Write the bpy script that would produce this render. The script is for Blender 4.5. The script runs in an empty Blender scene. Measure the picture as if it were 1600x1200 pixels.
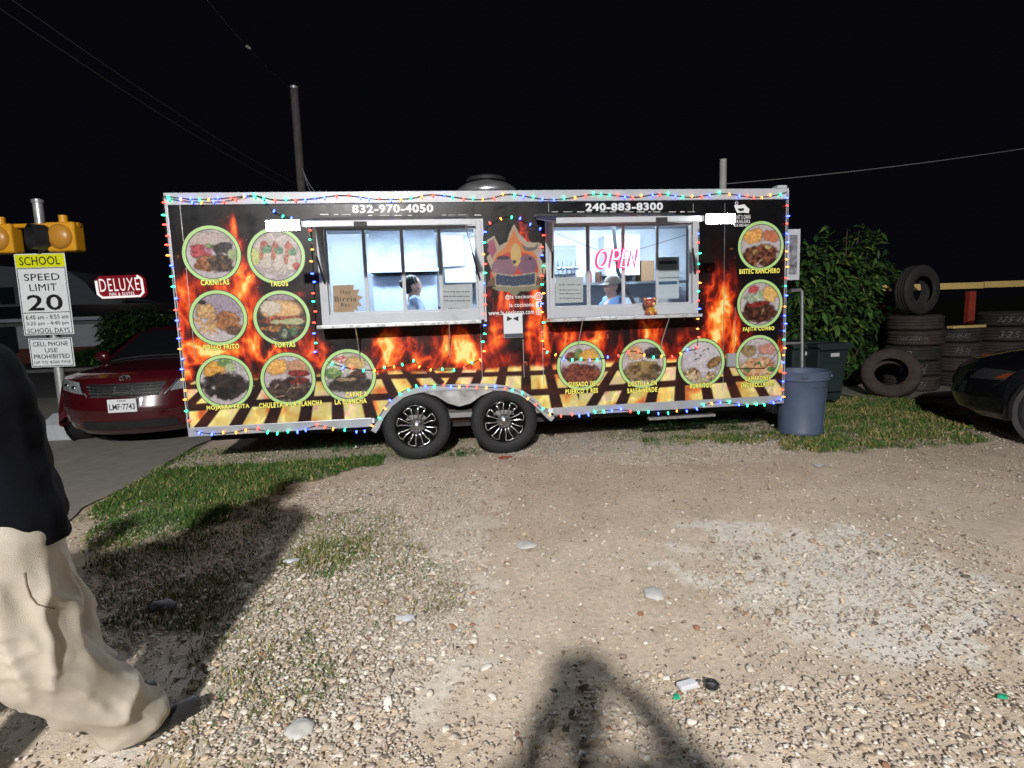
import bpy, bmesh, math, random
import numpy as np
from mathutils import Vector, Matrix, noise as mnoise

# ------------------------------------------------------------------ camera
FPX = 920.0                                    # focal length in pixels of a 1600 px wide frame
CAM = np.array([2.37385, -5.90419, 1.45679])
YAW, PITCH, ROLL = math.radians(7.3312), math.radians(7.0229), math.radians(-1.9166)
def cam_axes():
    f0 = np.array([math.sin(YAW), math.cos(YAW), 0]); r0 = np.array([math.cos(YAW), -math.sin(YAW), 0]); u0 = np.array([0, 0, 1.])
    f = math.cos(PITCH)*f0 - math.sin(PITCH)*u0; u = math.sin(PITCH)*f0 + math.cos(PITCH)*u0
    return math.cos(ROLL)*r0 + math.sin(ROLL)*u, -math.sin(ROLL)*r0 + math.cos(ROLL)*u, f
CR, CU, CF = cam_axes()
def _ray(u, v): return (u-800)/FPX*CR - (v-600)/FPX*CU + CF
def F(u, v, y=0.0):                            # point on the vertical plane at depth y
    k = _ray(u, v); return CAM + (y-CAM[1])/k[1]*k
def G(u, v, z=0.0):                            # point on the level z
    k = _ray(u, v); return CAM + (z-CAM[2])/k[2]*k
def D(u, v, dist):                             # point at a distance along the view axis
    return CAM + dist*_ray(u, v)

sc = bpy.context.scene
cd = bpy.data.cameras.new('camera'); cam = bpy.data.objects.new('camera', cd); sc.collection.objects.link(cam)
cd.sensor_width = 36; cd.lens = FPX/1600*36; cd.clip_start = 0.02; cd.clip_end = 2000
cam.matrix_world = Matrix(((CR[0], CU[0], -CF[0], CAM[0]), (CR[1], CU[1], -CF[1], CAM[1]), (CR[2], CU[2], -CF[2], CAM[2]), (0, 0, 0, 1)))
sc.camera = cam

# ------------------------------------------------------------------ night sky, added faint fill sun, exposure
W = bpy.data.worlds.new('World'); sc.world = W; W.use_nodes = True
nt = W.node_tree; nt.nodes.clear()
sky = nt.nodes.new('ShaderNodeTexSky'); sky.sky_type = 'NISHITA'; sky.sun_disc = False
sky.sun_elevation = math.radians(-7); sky.sun_rotation = math.radians(160)
b1 = nt.nodes.new('ShaderNodeBackground'); b1.inputs[1].default_value = 0.05
b2 = nt.nodes.new('ShaderNodeBackground'); b2.inputs[0].default_value = (0.27, 0.28, 0.50, 1); b2.inputs[1].default_value = 0.007
ad = nt.nodes.new('ShaderNodeAddShader'); wo = nt.nodes.new('ShaderNodeOutputWorld')
nt.links.new(sky.outputs[0], b1.inputs[0]); nt.links.new(b1.outputs[0], ad.inputs[0]); nt.links.new(b2.outputs[0], ad.inputs[1]); nt.links.new(ad.outputs[0], wo.inputs[0])
sl = bpy.data.lights.new('fill_sun', 'SUN'); sl.energy = 0.25; sl.angle = math.radians(4); sl.color = (.75, .85, 1)  # unseen fill lamp added to brighten the far street and buildings
so = bpy.data.objects.new('fill_sun', sl); sc.collection.objects.link(so)
so.rotation_euler = Vector((.12, .92, -.37)).to_track_quat('-Z', 'Y').to_euler()
sc.view_settings.view_transform = 'Standard'; sc.view_settings.look = 'None'; sc.view_settings.exposure = 0; sc.view_settings.gamma = 1
sc.view_settings.use_curve_mapping = False
sc.cycles.max_bounces = 6; sc.cycles.transparent_max_bounces = 12; sc.cycles.sample_clamp_indirect = 4.0
sc.cycles.caustics_reflective = False; sc.cycles.caustics_refractive = False
STREET_LAMP = (.7, -13.6, 6.1); STREET_POWER = 9600
COOL = (.86, .93, 1.0)

# ------------------------------------------------------------------ helpers
rng = np.random.default_rng(7); random.seed(7)
COL = sc.collection
def lin(c):
    c = np.asarray(c, float)/255.0
    return np.where(c <= .04045, c/12.92, ((c+.055)/1.055)**2.4)
def thing(name, label, cat, loc=(0, 0, 0), rz=0, group=None, rot=None):
    o = bpy.data.objects.new(name, None); COL.objects.link(o); o.empty_display_size = .1
    o.location = loc; o.rotation_euler = rot if rot else (0, 0, rz)
    o['label'] = label; o['category'] = cat
    if group: o['group'] = group
    return o
def tag(o, label, cat, group=None):
    o['label'] = label; o['category'] = cat
    if group: o['group'] = group
    return o
def struct(o): o['kind'] = 'structure'; return o
def stuff(o): o['kind'] = 'stuff'; return o
def root_of(o):
    while o.parent: o = o.parent
    return o
def link(name, me, parent=None, world=True, mat=None, label=None):
    """world: the vertices are world coordinates; they are moved into the root's frame (a root without rotation)"""
    o = bpy.data.objects.new(name, me); COL.objects.link(o)
    if mat is not None and not me.materials: me.materials.append(mat)
    if parent is not None:
        o.parent = parent
        if world:
            L = root_of(parent).location
            if L.length > 0: me.transform(Matrix.Translation(-L))
    if label: o['label'] = label
    return o

MATS = {}
def M(name, col=(.5, .5, .5), rough=.6, metal=0., emit=None, es=0., var=0., vs=12., bump=0., bs=80., coat=0., attr=None, spec=.5, rvar=0.):
    if name in MATS: return MATS[name]
    m = bpy.data.materials.new(name); m.use_nodes = True; n = m.node_tree.nodes; l = m.node_tree.links
    p = n['Principled BSDF']; p.inputs['Roughness'].default_value = rough; p.inputs['Metallic'].default_value = metal
    p.inputs['Base Color'].default_value = (*col, 1); p.inputs['Coat Weight'].default_value = coat; p.inputs['Specular IOR Level'].default_value = spec
    tc = n.new('ShaderNodeTexCoord')
    src = None
    if attr:
        a = n.new('ShaderNodeAttribute'); a.attribute_name = attr; src = a.outputs['Color']
    if var > 0:
        t = n.new('ShaderNodeTexNoise'); t.inputs['Scale'].default_value = vs; t.inputs['Detail'].default_value = 6; t.inputs['Roughness'].default_value = .65
        l.new(tc.outputs['Object'], t.inputs['Vector'])
        mr = n.new('ShaderNodeMapRange'); mr.inputs['From Min'].default_value = .3; mr.inputs['From Max'].default_value = .7
        mr.inputs['To Min'].default_value = 1-var; mr.inputs['To Max'].default_value = 1+var; l.new(t.outputs['Fac'], mr.inputs['Value'])
        mx = n.new('ShaderNodeMix'); mx.data_type = 'RGBA'; mx.blend_type = 'MULTIPLY'; mx.inputs['Factor'].default_value = 1
        if src is None: mx.inputs[6].default_value = (*col, 1)
        else: l.new(src, mx.inputs[6])
        l.new(mr.outputs[0], mx.inputs[7]); src = mx.outputs[2]
        if rvar > 0:
            m2 = n.new('ShaderNodeMapRange'); m2.inputs['From Min'].default_value = .3; m2.inputs['From Max'].default_value = .7
            m2.inputs['To Min'].default_value = max(.03, rough-rvar); m2.inputs['To Max'].default_value = min(1, rough+rvar); l.new(t.outputs['Fac'], m2.inputs['Value']); l.new(m2.outputs[0], p.inputs['Roughness'])
    if src is not None: l.new(src, p.inputs['Base Color'])
    if emit is not None:
        p.inputs['Emission Color'].default_value = (*emit, 1); p.inputs['Emission Strength'].default_value = es
    if bump > 0:
        t = n.new('ShaderNodeTexNoise'); t.inputs['Scale'].default_value = bs; t.inputs['Detail'].default_value = 5
        l.new(tc.outputs['Object'], t.inputs['Vector']); bm = n.new('ShaderNodeBump'); bm.inputs['Strength'].default_value = bump; bm.inputs['Distance'].default_value = .02
        l.new(t.outputs['Fac'], bm.inputs['Height']); l.new(bm.outputs[0], p.inputs['Normal'])
    MATS[name] = m; return m
def glass_mat(name, tint=(1, 1, 1), refl=.10, rough=.03):
    if name in MATS: return MATS[name]
    m = bpy.data.materials.new(name); m.use_nodes = True; n = m.node_tree.nodes; l = m.node_tree.links; n.clear()
    o = n.new('ShaderNodeOutputMaterial'); mx = n.new('ShaderNodeMixShader'); t = n.new('ShaderNodeBsdfTransparent'); g = n.new('ShaderNodeBsdfGlossy')
    t.inputs[0].default_value = (*tint, 1); g.inputs['Roughness'].default_value = rough
    fr = n.new('ShaderNodeFresnel'); fr.inputs[0].default_value = 1.5; ml = n.new('ShaderNodeMath'); ml.operation = 'MAXIMUM'; ml.inputs[1].default_value = refl
    l.new(fr.outputs[0], ml.inputs[0]); l.new(ml.outputs[0], mx.inputs[0]); l.new(t.outputs[0], mx.inputs[1]); l.new(g.outputs[0], mx.inputs[2]); l.new(mx.outputs[0], o.inputs[0])
    MATS[name] = m; return m

def frame_of(d):
    d = Vector(d).normalized(); a = Vector((0, 0, 1)) if abs(d.z) < .9 else Vector((1, 0, 0))
    x = d.cross(a).normalized(); return x, d.cross(x).normalized(), d
class MB:
    def __init__(s): s.v = []; s.f = []
    def add(s, vs, fs):
        b = len(s.v); s.v += [tuple(map(float, q)) for q in vs]; s.f += [tuple(b+i for i in q) for q in fs]; return s
    def box(s, c, d, rz=0, R=None):
        c = Vector(c); vs = []
        for x in (-.5, .5):
            for y in (-.5, .5):
                for z in (-.5, .5):
                    q = Vector((x*d[0], y*d[1], z*d[2]))
                    if R is not None: q = R @ q
                    elif rz: q = Matrix.Rotation(rz, 3, 'Z') @ q
                    vs.append(c+q)
        return s.add(vs, [(0, 1, 3, 2), (4, 6, 7, 5), (0, 4, 5, 1), (2, 3, 7, 6), (0, 2, 6, 4), (1, 5, 7, 3)])
    def bb(s, x0, x1, y0, y1, z0, z1): return s.box(((x0+x1)/2, (y0+y1)/2, (z0+z1)/2), (abs(x1-x0), abs(y1-y0), abs(z1-z0)))
    def cyl(s, p0, p1, r0, r1=None, n=12, caps=True):
        r1 = r0 if r1 is None else r1; p0 = Vector(p0); p1 = Vector(p1); x, y, d = frame_of(p1-p0); vs = []
        for p, r in ((p0, r0), (p1, r1)):
            for i in range(n):
                a = 2*math.pi*i/n; vs.append(p+(x*math.cos(a)+y*math.sin(a))*r)
        fs = [(i, (i+1) % n, n+(i+1) % n, n+i) for i in range(n)]
        if caps: fs += [tuple(range(n-1, -1, -1)), tuple(range(n, 2*n))]
        return s.add(vs, fs)
    def tube(s, pts, r, n=6, closed=False, r2=None):
        pts = [Vector(p) for p in pts]; m = len(pts); vs = []; up = None
        for i, p in enumerate(pts):
            a = pts[(i-1) % m] if (closed or i) else p; b = pts[(i+1) % m] if (closed or i < m-1) else p
            d = (b-a).normalized()
            if up is None: x, y, _ = frame_of(d)
            else:
                x = (up-d*up.dot(d)).normalized(); y = d.cross(x)
            up = x; rr = r[i] if hasattr(r, '__len__') else r
            for k in range(n):
                t = 2*math.pi*k/n; vs.append(p+(x*math.cos(t)+y*math.sin(t))*rr)
        fs = []
        for i in range(m if closed else m-1):
            j = (i+1) % m
            for k in range(n): fs.append((i*n+k, i*n+(k+1) % n, j*n+(k+1) % n, j*n+k))
        if not closed: fs += [tuple(range(n-1, -1, -1)), tuple(range((m-1)*n, m*n))]
        return s.add(vs, fs)
    def lathe(s, prof, n=24, T=None, closed=False, ends=True):
        """prof: (radius, height) about z, placed by the matrix T"""
        T = T or Matrix.Identity(4); vs = []; m = len(prof)
        for r, h in prof:
            for i in range(n):
                a = 2*math.pi*i/n; vs.append(T @ Vector((r*math.cos(a), r*math.sin(a), h)))
        fs = []
        for j in range(m if closed else m-1):
            k = (j+1) % m
            for i in range(n): fs.append((j*n+i, j*n+(i+1) % n, k*n+(i+1) % n, k*n+i))
        if not closed and ends:
            if prof[0][0] > 1e-4: fs.append(tuple(range(n-1, -1, -1)))
            if prof[-1][0] > 1e-4: fs.append(tuple(range((m-1)*n, m*n)))
        return s.add(vs, fs)
    def prism(s, poly, y0, y1):
        """polygon in x,z extruded along y"""
        n = len(poly); vs = [(x, y0, z) for x, z in poly]+[(x, y1, z) for x, z in poly]
        return s.add(vs, [tuple(range(n)), tuple(range(2*n-1, n-1, -1))]+[(i, n+i, n+(i+1) % n, (i+1) % n) for i in range(n)])
    def strip(s, A, B, y0, y1):
        """solid band between two x,z polylines"""
        n = len(A); vs = []
        for y in (y0, y1):
            vs += [(x, y, z) for x, z in A]+[(x, y, z) for x, z in B]
        fs = []
        for i in range(n-1):
            fs += [(i, i+1, n+i+1, n+i), (2*n+i+1, 2*n+i, 3*n+i, 3*n+i+1), (i+1, i, 2*n+i, 2*n+i+1), (n+i, n+i+1, 3*n+i+1, 3*n+i)]
        fs += [(0, n, 3*n, 2*n), (n-1, 3*n-1, 4*n-1, 2*n-1)]
        return s.add(vs, fs)
    def sphere(s, c, r, n=16, m=10, R=None):
        r = (r, r, r) if not hasattr(r, '__len__') else r; vs = []; c = Vector(c)
        def q(v):
            v = Vector((v[0]*r[0], v[1]*r[1], v[2]*r[2])); return c+(R @ v if R is not None else v)
        vs = [q((0, 0, 1))]
        for j in range(1, m):
            t = math.pi*j/m
            for i in range(n):
                a = 2*math.pi*i/n; vs.append(q((math.sin(t)*math.cos(a), math.sin(t)*math.sin(a), math.cos(t))))
        vs.append(q((0, 0, -1))); fs = [(0, 1+i, 1+(i+1) % n) for i in range(n)]
        for j in range(m-2):
            for i in range(n): a = 1+j*n; fs.append((a+i, a+n+i, a+n+(i+1) % n, a+(i+1) % n))
        e = len(vs)-1; a = 1+(m-2)*n; fs += [(a+i, e, a+(i+1) % n) for i in range(n)]
        return s.add(vs, fs)
    def grid(s, fn, us, vs_):
        n = len(vs_); vv = [fn(u, v) for u in us for v in vs_]
        return s.add(vv, [(i*n+j, (i+1)*n+j, (i+1)*n+j+1, i*n+j+1) for i in range(len(us)-1) for j in range(n-1)])
    def mesh(s, name, smooth=False, bevel=0, seg=2, fixn=True):
        me = bpy.data.meshes.new(name); me.from_pydata(s.v, [], s.f)
        if bevel or fixn:
            bm = bmesh.new(); bm.from_mesh(me)
            if bevel: bmesh.ops.bevel(bm, geom=bm.edges[:], offset=bevel, segments=seg, affect='EDGES', profile=.6, clamp_overlap=True)
            if fixn: bmesh.ops.recalc_face_normals(bm, faces=bm.faces[:])
            bm.to_mesh(me); bm.free()
        if smooth: me.polygons.foreach_set('use_smooth', [True]*len(me.polygons))
        me.update(); return me
    def build(s, name, mat, parent=None, smooth=False, bevel=0, world=True, label=None, fixn=True, seg=2):
        o = link(name, s.mesh(name, smooth, bevel, seg, fixn), parent, world, mat, label)
        if smooth and bevel == 0: auto_smooth(o)
        return o
def auto_smooth(o, ang=40):
    me = o.data; n = len(me.polygons)
    if n > 60000: return
    bm = bmesh.new(); bm.from_mesh(me); c = math.cos(math.radians(ang))
    for e in bm.edges:
        if len(e.link_faces) == 2 and e.link_faces[0].normal.dot(e.link_faces[1].normal) < c: e.smooth = False
    bm.to_mesh(me); bm.free()
def np_mesh(name, V, faces, smooth=False, col=None):
    """V (n,3), faces (m,k) equal size; col (n,3) linear colours per vertex"""
    V = np.ascontiguousarray(V, np.float32); faces = np.ascontiguousarray(faces, np.int32); k = faces.shape[1]
    me = bpy.data.meshes.new(name); me.vertices.add(len(V)); me.vertices.foreach_set('co', V.ravel())
    me.loops.add(faces.size); me.loops.foreach_set('vertex_index', faces.ravel())
    me.polygons.add(len(faces)); me.polygons.foreach_set('loop_start', np.arange(0, faces.size, k, dtype=np.int32))
    try: me.polygons.foreach_set('loop_total', np.full(len(faces), k, np.int32))
    except Exception: pass
    if smooth: me.polygons.foreach_set('use_smooth', np.ones(len(faces), bool))
    if col is not None:
        a = me.color_attributes.new('Col', 'FLOAT_COLOR', 'POINT'); c4 = np.ones((len(V), 4), np.float32); c4[:, :3] = col; a.data.foreach_set('color', c4.ravel())
    me.update(calc_edges=True); me.validate(); return me

# value noise on arrays
def _h(ix, iy, s):
    n = (ix*374761393+iy*668265263+s*974634777) & 0xffffffff
    n = ((n ^ (n >> 13))*1274126177) & 0xffffffff
    return ((n ^ (n >> 16)) & 0xffff)/65535.0
def vn(x, y, s=0):
    x = np.asarray(x, float); y = np.asarray(y, float); ix = np.floor(x).astype(np.int64); iy = np.floor(y).astype(np.int64); fx = x-ix; fy = y-iy
    fx = fx*fx*(3-2*fx); fy = fy*fy*(3-2*fy)
    return (_h(ix, iy, s)*(1-fx)+_h(ix+1, iy, s)*fx)*(1-fy)+(_h(ix, iy+1, s)*(1-fx)+_h(ix+1, iy+1, s)*fx)*fy
def fbm(x, y, o=4, s=0):
    t = 0; a = .5; k = 0
    for i in range(o):
        t = t+a*vn(x*2**i+i*17.3, y*2**i-i*9.1, s+i); k += a; a *= .55
    return t/k
def sstep(a, b, x): t = np.clip((x-a)/(b-a), 0, 1); return t*t*(3-2*t)

# flat lettering
def text_mesh(body, bold=0., space=1., extra=0.):
    cu = bpy.data.curves.new('lettering', 'FONT'); cu.body = body; cu.size = 1; cu.align_x = 'CENTER'; cu.align_y = 'CENTER'
    cu.resolution_u = 3; cu.space_character = space; cu.offset = bold+extra
    ob = bpy.data.objects.new('lettering', cu); me = bpy.data.meshes.new_from_object(ob); bpy.data.objects.remove(ob); bpy.data.curves.remove(cu)
    co = np.empty(len(me.vertices)*3); me.vertices.foreach_get('co', co); co = co.reshape(-1, 3); return me, co
def text(name, body, O, ex, ey, mat, parent, bold=0., space=1., outline=0., slant=0., world=True, fn=None, label=None):
    """letters fill the box spanned by ex (whole width) and ey (whole height) about O"""
    me, co = text_mesh(body, bold, space); lo, hi = co.min(0), co.max(0); c = (lo+hi)/2; d = hi-lo
    if outline:
        bpy.data.meshes.remove(me); me, co = text_mesh(body, bold, space, outline)
    q = (co-c)/np.where(d > 1e-6, d, 1); q[:, 0] += slant*q[:, 1]
    if fn: V = np.array([fn(a, b) for a, b in q[:, :2]])
    else: V = np.asarray(O)+q[:, :1]*np.asarray(ex)+q[:, 1:2]*np.asarray(ey)
    me.vertices.foreach_set('co', V.astype(np.float32).ravel()); me.materials.clear(); me.update(); me.name = name
    return link(name, me, parent, world, mat, label)

# ------------------------------------------------------------------ the ground
def hgt(x, y):
    x = np.asarray(x, float); y = np.asarray(y, float)
    return -.027*np.clip(y-5, 0, 60)*sstep(4.5, 8, y)
def inpoly(x, y, P):
    r = np.zeros(np.shape(x), bool); n = len(P)
    for i in range(n):
        (x1, y1), (x2, y2) = P[i], P[(i+1) % n]
        c = ((y1 > y) != (y2 > y)) & (x < (x2-x1)*(y-y1)/((y2-y1) if y2 != y1 else 1e-9)+x1); r ^= c
    return r
def gp(px): return [tuple(G(u, v)[:2]) for u, v in px]
def soft(x, y, P, w=.12, s=0):
    """membership with a ragged edge"""
    jx = (fbm(x*5, y*5, 3, s+40)-.5)*w*4; jy = (fbm(x*5+31, y*5, 3, s+50)-.5)*w*4
    return inpoly(x+jx, y+jy, P).astype(float)
GR = dict(
    band=gp([(165, 782), (230, 735), (300, 692), (420, 688), (600, 698), (600, 724), (520, 740), (440, 762), (300, 830), (200, 850), (140, 860), (140, 800)]),
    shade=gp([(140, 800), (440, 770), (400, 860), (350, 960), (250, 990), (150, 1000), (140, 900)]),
    tuft=gp([(470, 845), (560, 838), (600, 868), (520, 902), (450, 890)]),
    dry=gp([(580, 885), (700, 870), (740, 915), (700, 950), (600, 945)]),
    low=gp([(380, 1020), (450, 1000), (540, 1070), (480, 1150), (360, 1140)]),
    left=gp([(300, 900), (480, 800), (620, 800), (700, 900), (600, 1000), (520, 1100), (420, 1200), (280, 1200)]),
    weeds=gp([(1000, 676), (1040, 650), (1222, 650), (1228, 690), (1100, 692), (1010, 696)]),
    right=gp([(1290, 604), (1380, 616), (1500, 640), (1545, 690), (1400, 702), (1300, 706), (1222, 702), (1222, 655)]))
def grass_d(x, y):
    d = np.zeros(np.shape(x))
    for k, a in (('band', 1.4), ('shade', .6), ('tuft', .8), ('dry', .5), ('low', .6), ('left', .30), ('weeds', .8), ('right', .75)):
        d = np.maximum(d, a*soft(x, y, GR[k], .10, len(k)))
    u = (y > .25) & (y < 2.3) & (x > -.4) & (x < 6.3)
    d = np.where(u, .12, d)
    return d*np.clip(-.25+1.9*fbm(x*3.1, y*3.1, 4, 9), .05, 1.2)
ST = dict(left=gp([(440, 765), (600, 742), (780, 735), (760, 860), (740, 960), (700, 1050), (640, 1200), (240, 1200), (350, 960)]),
          skirt=gp([(850, 682), (1200, 688), (1260, 712), (1000, 728), (860, 716), (760, 712)]),
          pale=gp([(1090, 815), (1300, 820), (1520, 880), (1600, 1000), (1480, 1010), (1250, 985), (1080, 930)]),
          front=gp([(760, 1070), (1200, 1060), (1600, 1040), (1600, 1210), (760, 1210)]),
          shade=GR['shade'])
def stone_d(x, y):
    d = np.full(np.shape(x), .15)
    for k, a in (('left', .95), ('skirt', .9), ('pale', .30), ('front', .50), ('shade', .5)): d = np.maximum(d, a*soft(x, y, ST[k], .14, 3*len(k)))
    return d*(.45+1.0*fbm(x*2.3, y*2.3, 3, 21))

xs = np.concatenate([-np.geomspace(900, 3.2, 34), np.linspace(-3, 11, 281), np.geomspace(11.3, 900, 34)])
ys = np.concatenate([-np.geomspace(900, 6.4, 30), np.linspace(-6.2, 3.4, 193), np.geomspace(3.6, 1200, 44)])
X, Y = np.meshgrid(xs, ys, indexing='ij'); near = ((X > -3.1) & (X < 11.1) & (Y > -6.3) & (Y < 3.5))
Z = hgt(X, Y)-.012+np.where(near, .016*(fbm(X*1.7, Y*1.7, 3, 2)-.5)+.007*(fbm(X*9, Y*9, 3, 3)-.5), 0)
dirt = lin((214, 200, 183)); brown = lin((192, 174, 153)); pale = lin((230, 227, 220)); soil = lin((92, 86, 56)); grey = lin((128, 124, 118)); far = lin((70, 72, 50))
n1 = fbm(X*1.1, Y*1.1, 4, 5)[..., None]; C = dirt*(n1)+brown*(1-n1)
C = C*(.86+.28*fbm(X*6, Y*6, 3, 6)[..., None])
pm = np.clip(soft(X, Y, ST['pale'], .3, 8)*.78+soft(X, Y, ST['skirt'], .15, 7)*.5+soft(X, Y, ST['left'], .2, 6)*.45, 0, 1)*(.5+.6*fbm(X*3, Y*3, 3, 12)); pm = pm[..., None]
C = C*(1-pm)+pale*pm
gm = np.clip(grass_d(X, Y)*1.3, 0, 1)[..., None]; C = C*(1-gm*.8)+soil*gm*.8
fm = np.where(near, 0, 1)[..., None]; C = C*(1-fm)+far*fm
nx, ny = len(xs), len(ys); idx = np.arange(nx*ny).reshape(nx, ny)
fc = np.stack([idx[:-1, :-1], idx[1:, :-1], idx[1:, 1:], idx[:-1, 1:]], -1).reshape(-1, 4)
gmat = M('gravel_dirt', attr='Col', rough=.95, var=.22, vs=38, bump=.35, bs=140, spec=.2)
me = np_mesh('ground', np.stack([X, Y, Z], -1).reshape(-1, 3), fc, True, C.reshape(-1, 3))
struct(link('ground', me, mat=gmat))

def sheet(name, poly_xs, y0, y1, mat, dz, ny_=24):
    yy = np.linspace(y0, y1, ny_); xx = np.array(poly_xs)
    mb = MB(); mb.grid(lambda a, b: (a, b, float(hgt(a, b))+dz), xx, yy); return struct(mb.build(name, mat, smooth=True))
asph = M('worn_asphalt', lin((92, 92, 92)), .85, var=.22, vs=9, bump=.3, bs=200)
conc = M('concrete_drive', lin((140, 136, 128)), .85, var=.16, vs=5, bump=.25, bs=160)
# driveway with a ragged edge towards the grass
mb = MB(); N = 60; yy = np.linspace(-3.2, 8.0, N)
ed = [-.45+.16*(float(fbm(y*2.3, 1.7, 3, 4))-.5) for y in yy]
mb.grid(lambda i, t: ((-9)*(1-t)+ed[int(i)]*t, yy[int(i)], float(hgt(0, yy[int(i)]))+.006), range(N), [0, .3, .6, .8, .9, 1])
struct(mb.build('driveway', conc, smooth=True))
sheet('street', [-90, -60, -40, -25, -15, -8, 0, 6, 12], 8.0, 21, asph, .004)
sheet('lane_line', [-90, -60, -40, -20, -9.2], 12.6, 12.75, M('faded_paint', lin((170, 168, 150)), .8, var=.3, vs=6), .010, 2)
sheet('pavement', [8.6, 9.5, 11, 14, 22], 1.7, 3.1, conc, .010, 4)
mb = MB()
for i in range(14):
    x0 = -62+i*5; mb.bb(x0, x0+4.985, 21, 21.22, float(hgt(0, 21))-.2, float(hgt(0, 21))+.13)
kb = struct(mb.build('kerb', conc, bevel=.02))
x0, x1 = G(113, 572, -.42)[0], G(135, 572, -.42)[0]
struct(MB().bb(x0*1.18, x1*1.18, 20.985, 21.20, float(hgt(0, 21))-.1, float(hgt(0, 21))+.137).build('kerb_paint', M('yellow_kerb_paint', lin((214, 168, 40)), .7, var=.2), bevel=.01))
sheet('verge', [-90, -60, -40, -25, -15, -8, 0, 6, 12], 21.2, 29, M('verge_turf', lin((62, 76, 36)), .95, var=.5, vs=6, bump=.6, bs=40), .012)

# loose stones
def stones(name, n_cand, xr, yr, maxd, rmin, rmax, sub, seed):
    g = np.random.default_rng(seed); x = g.uniform(*xr, n_cand); y = g.uniform(*yr, n_cand)
    k = g.random(n_cand) < stone_d(x, y); k &= x > -.42; x, y = x[k], y[k]; n = len(x)
    bm = bmesh.new(); bmesh.ops.create_icosphere(bm, subdivisions=sub, radius=1); bm.verts.ensure_lookup_table()
    bv = np.array([v.co[:] for v in bm.verts]); bf = np.array([[v.index for v in f.verts] for f in bm.faces]); bm.free(); m = len(bv)
    r = rmin*(rmax/rmin)**(g.random(n)**2.2); sx = g.uniform(.75, 1.35, n); sy = g.uniform(.7, 1.1, n); sz = g.uniform(.3, .6, n)
    jit = 1+g.normal(0, .13, (n, m, 1)); V = bv[None]*jit*np.stack([sx, sy, sz], -1)[:, None]*r[:, None, None]
    V = np.sign(V)*np.abs(V)
    a = g.uniform(0, 2*np.pi, n); ca, sa = np.cos(a)[:, None], np.sin(a)[:, None]; tl = g.normal(0, .25, n)[:, None]
    vx = V[..., 0]*ca-V[..., 1]*sa; vy = V[..., 0]*sa+V[..., 1]*ca; vz = V[..., 2]+tl*V[..., 0]
    P = np.stack([vx+x[:, None], vy+y[:, None], vz+(hgt(x, y)+r*sz*(-.12))[:, None]], -1)
    pal = np.stack([lin(c) for c in ((214, 206, 194), (204, 194, 180), (190, 178, 166), (180, 164, 146), (200, 180, 156), (160, 142, 124), (164, 120, 96), (112, 102, 94), (222, 216, 208))])
    ci = g.choice(len(pal), n, p=(.19, .2, .18, .13, .14, .06, .015, .025, .06)); c = pal[ci]*g.uniform(.75, 1.1, (n, 1))
    fcs = bf[None]+(np.arange(n)*m)[:, None, None]
    me = np_mesh(name, P.reshape(-1, 3), fcs.reshape(-1, 3), True, np.repeat(c, m, 0))
    o = stuff(link(name, me, mat=M('stone', attr='Col', rough=.85, var=.2, vs=90, spec=.3))); return o
o = stones('gravel', 13000, (.3, 5.6), (-4.75, -2.6), 0, .006, .0155, 2, 1); tag(o, 'coarse pale gravel stones lying loose in the foreground of the lot', 'gravel')
o = stones('gravel', 70000, (.3, 5.6), (-4.75, -2.6), 0, .0035, .009, 1, 31); tag(o, 'fine pale pebbles between the coarse gravel of the foreground', 'gravel')
o = stones('gravel', 3400, (.3, 5.6), (-4.75, -2.2), 0, .010, .021, 2, 47); tag(o, 'scattered larger pale stones half sunk in the foreground dirt', 'gravel')
o = stones('gravel', 95000, (-.4, 8.6), (-2.6, .9), 0, .0045, .014, 1, 2); tag(o, 'small pale gravel stones scattered over the lot in front of the trailer', 'gravel')
def litter_bits(name, n, seed):
    g = np.random.default_rng(seed); x = g.uniform(.3, 8.6, n); y = g.uniform(-4.7, .7, n); k = x > .2; x, y = x[k], y[k]; n = len(x)
    L = .0025+.008*g.random(n)**2.5; w = L*g.uniform(.2, .6, n); a = g.uniform(0, 6.3, n); ca, sa = np.cos(a), np.sin(a)
    q = np.array([(-1, -.3), (.1, -1), (1.2, .2), (-.2, .9)]); P = np.zeros((n, 4, 3))
    for i, (p, s) in enumerate(q):
        P[:, i, 0] = x+ca*p*L-sa*s*w; P[:, i, 1] = y+sa*p*L+ca*s*w; P[:, i, 2] = hgt(x, y)+.004+g.uniform(0, .008, n)
    c = np.stack([lin(v) for v in ((64, 54, 44), (84, 68, 52), (52, 46, 42), (110, 88, 64))])[g.integers(0, 4, n)]
    return link(name, np_mesh(name, P.reshape(-1, 3), np.arange(n*4).reshape(n, 4), False, np.repeat(c, 4, 0)), mat=M('dead_bits', attr='Col', rough=.9))
tag(stuff(litter_bits('dead_leaves', 7500, 5)), 'dark crumbs of dead leaf and bark strewn over the gravel', 'leaf litter')

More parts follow.
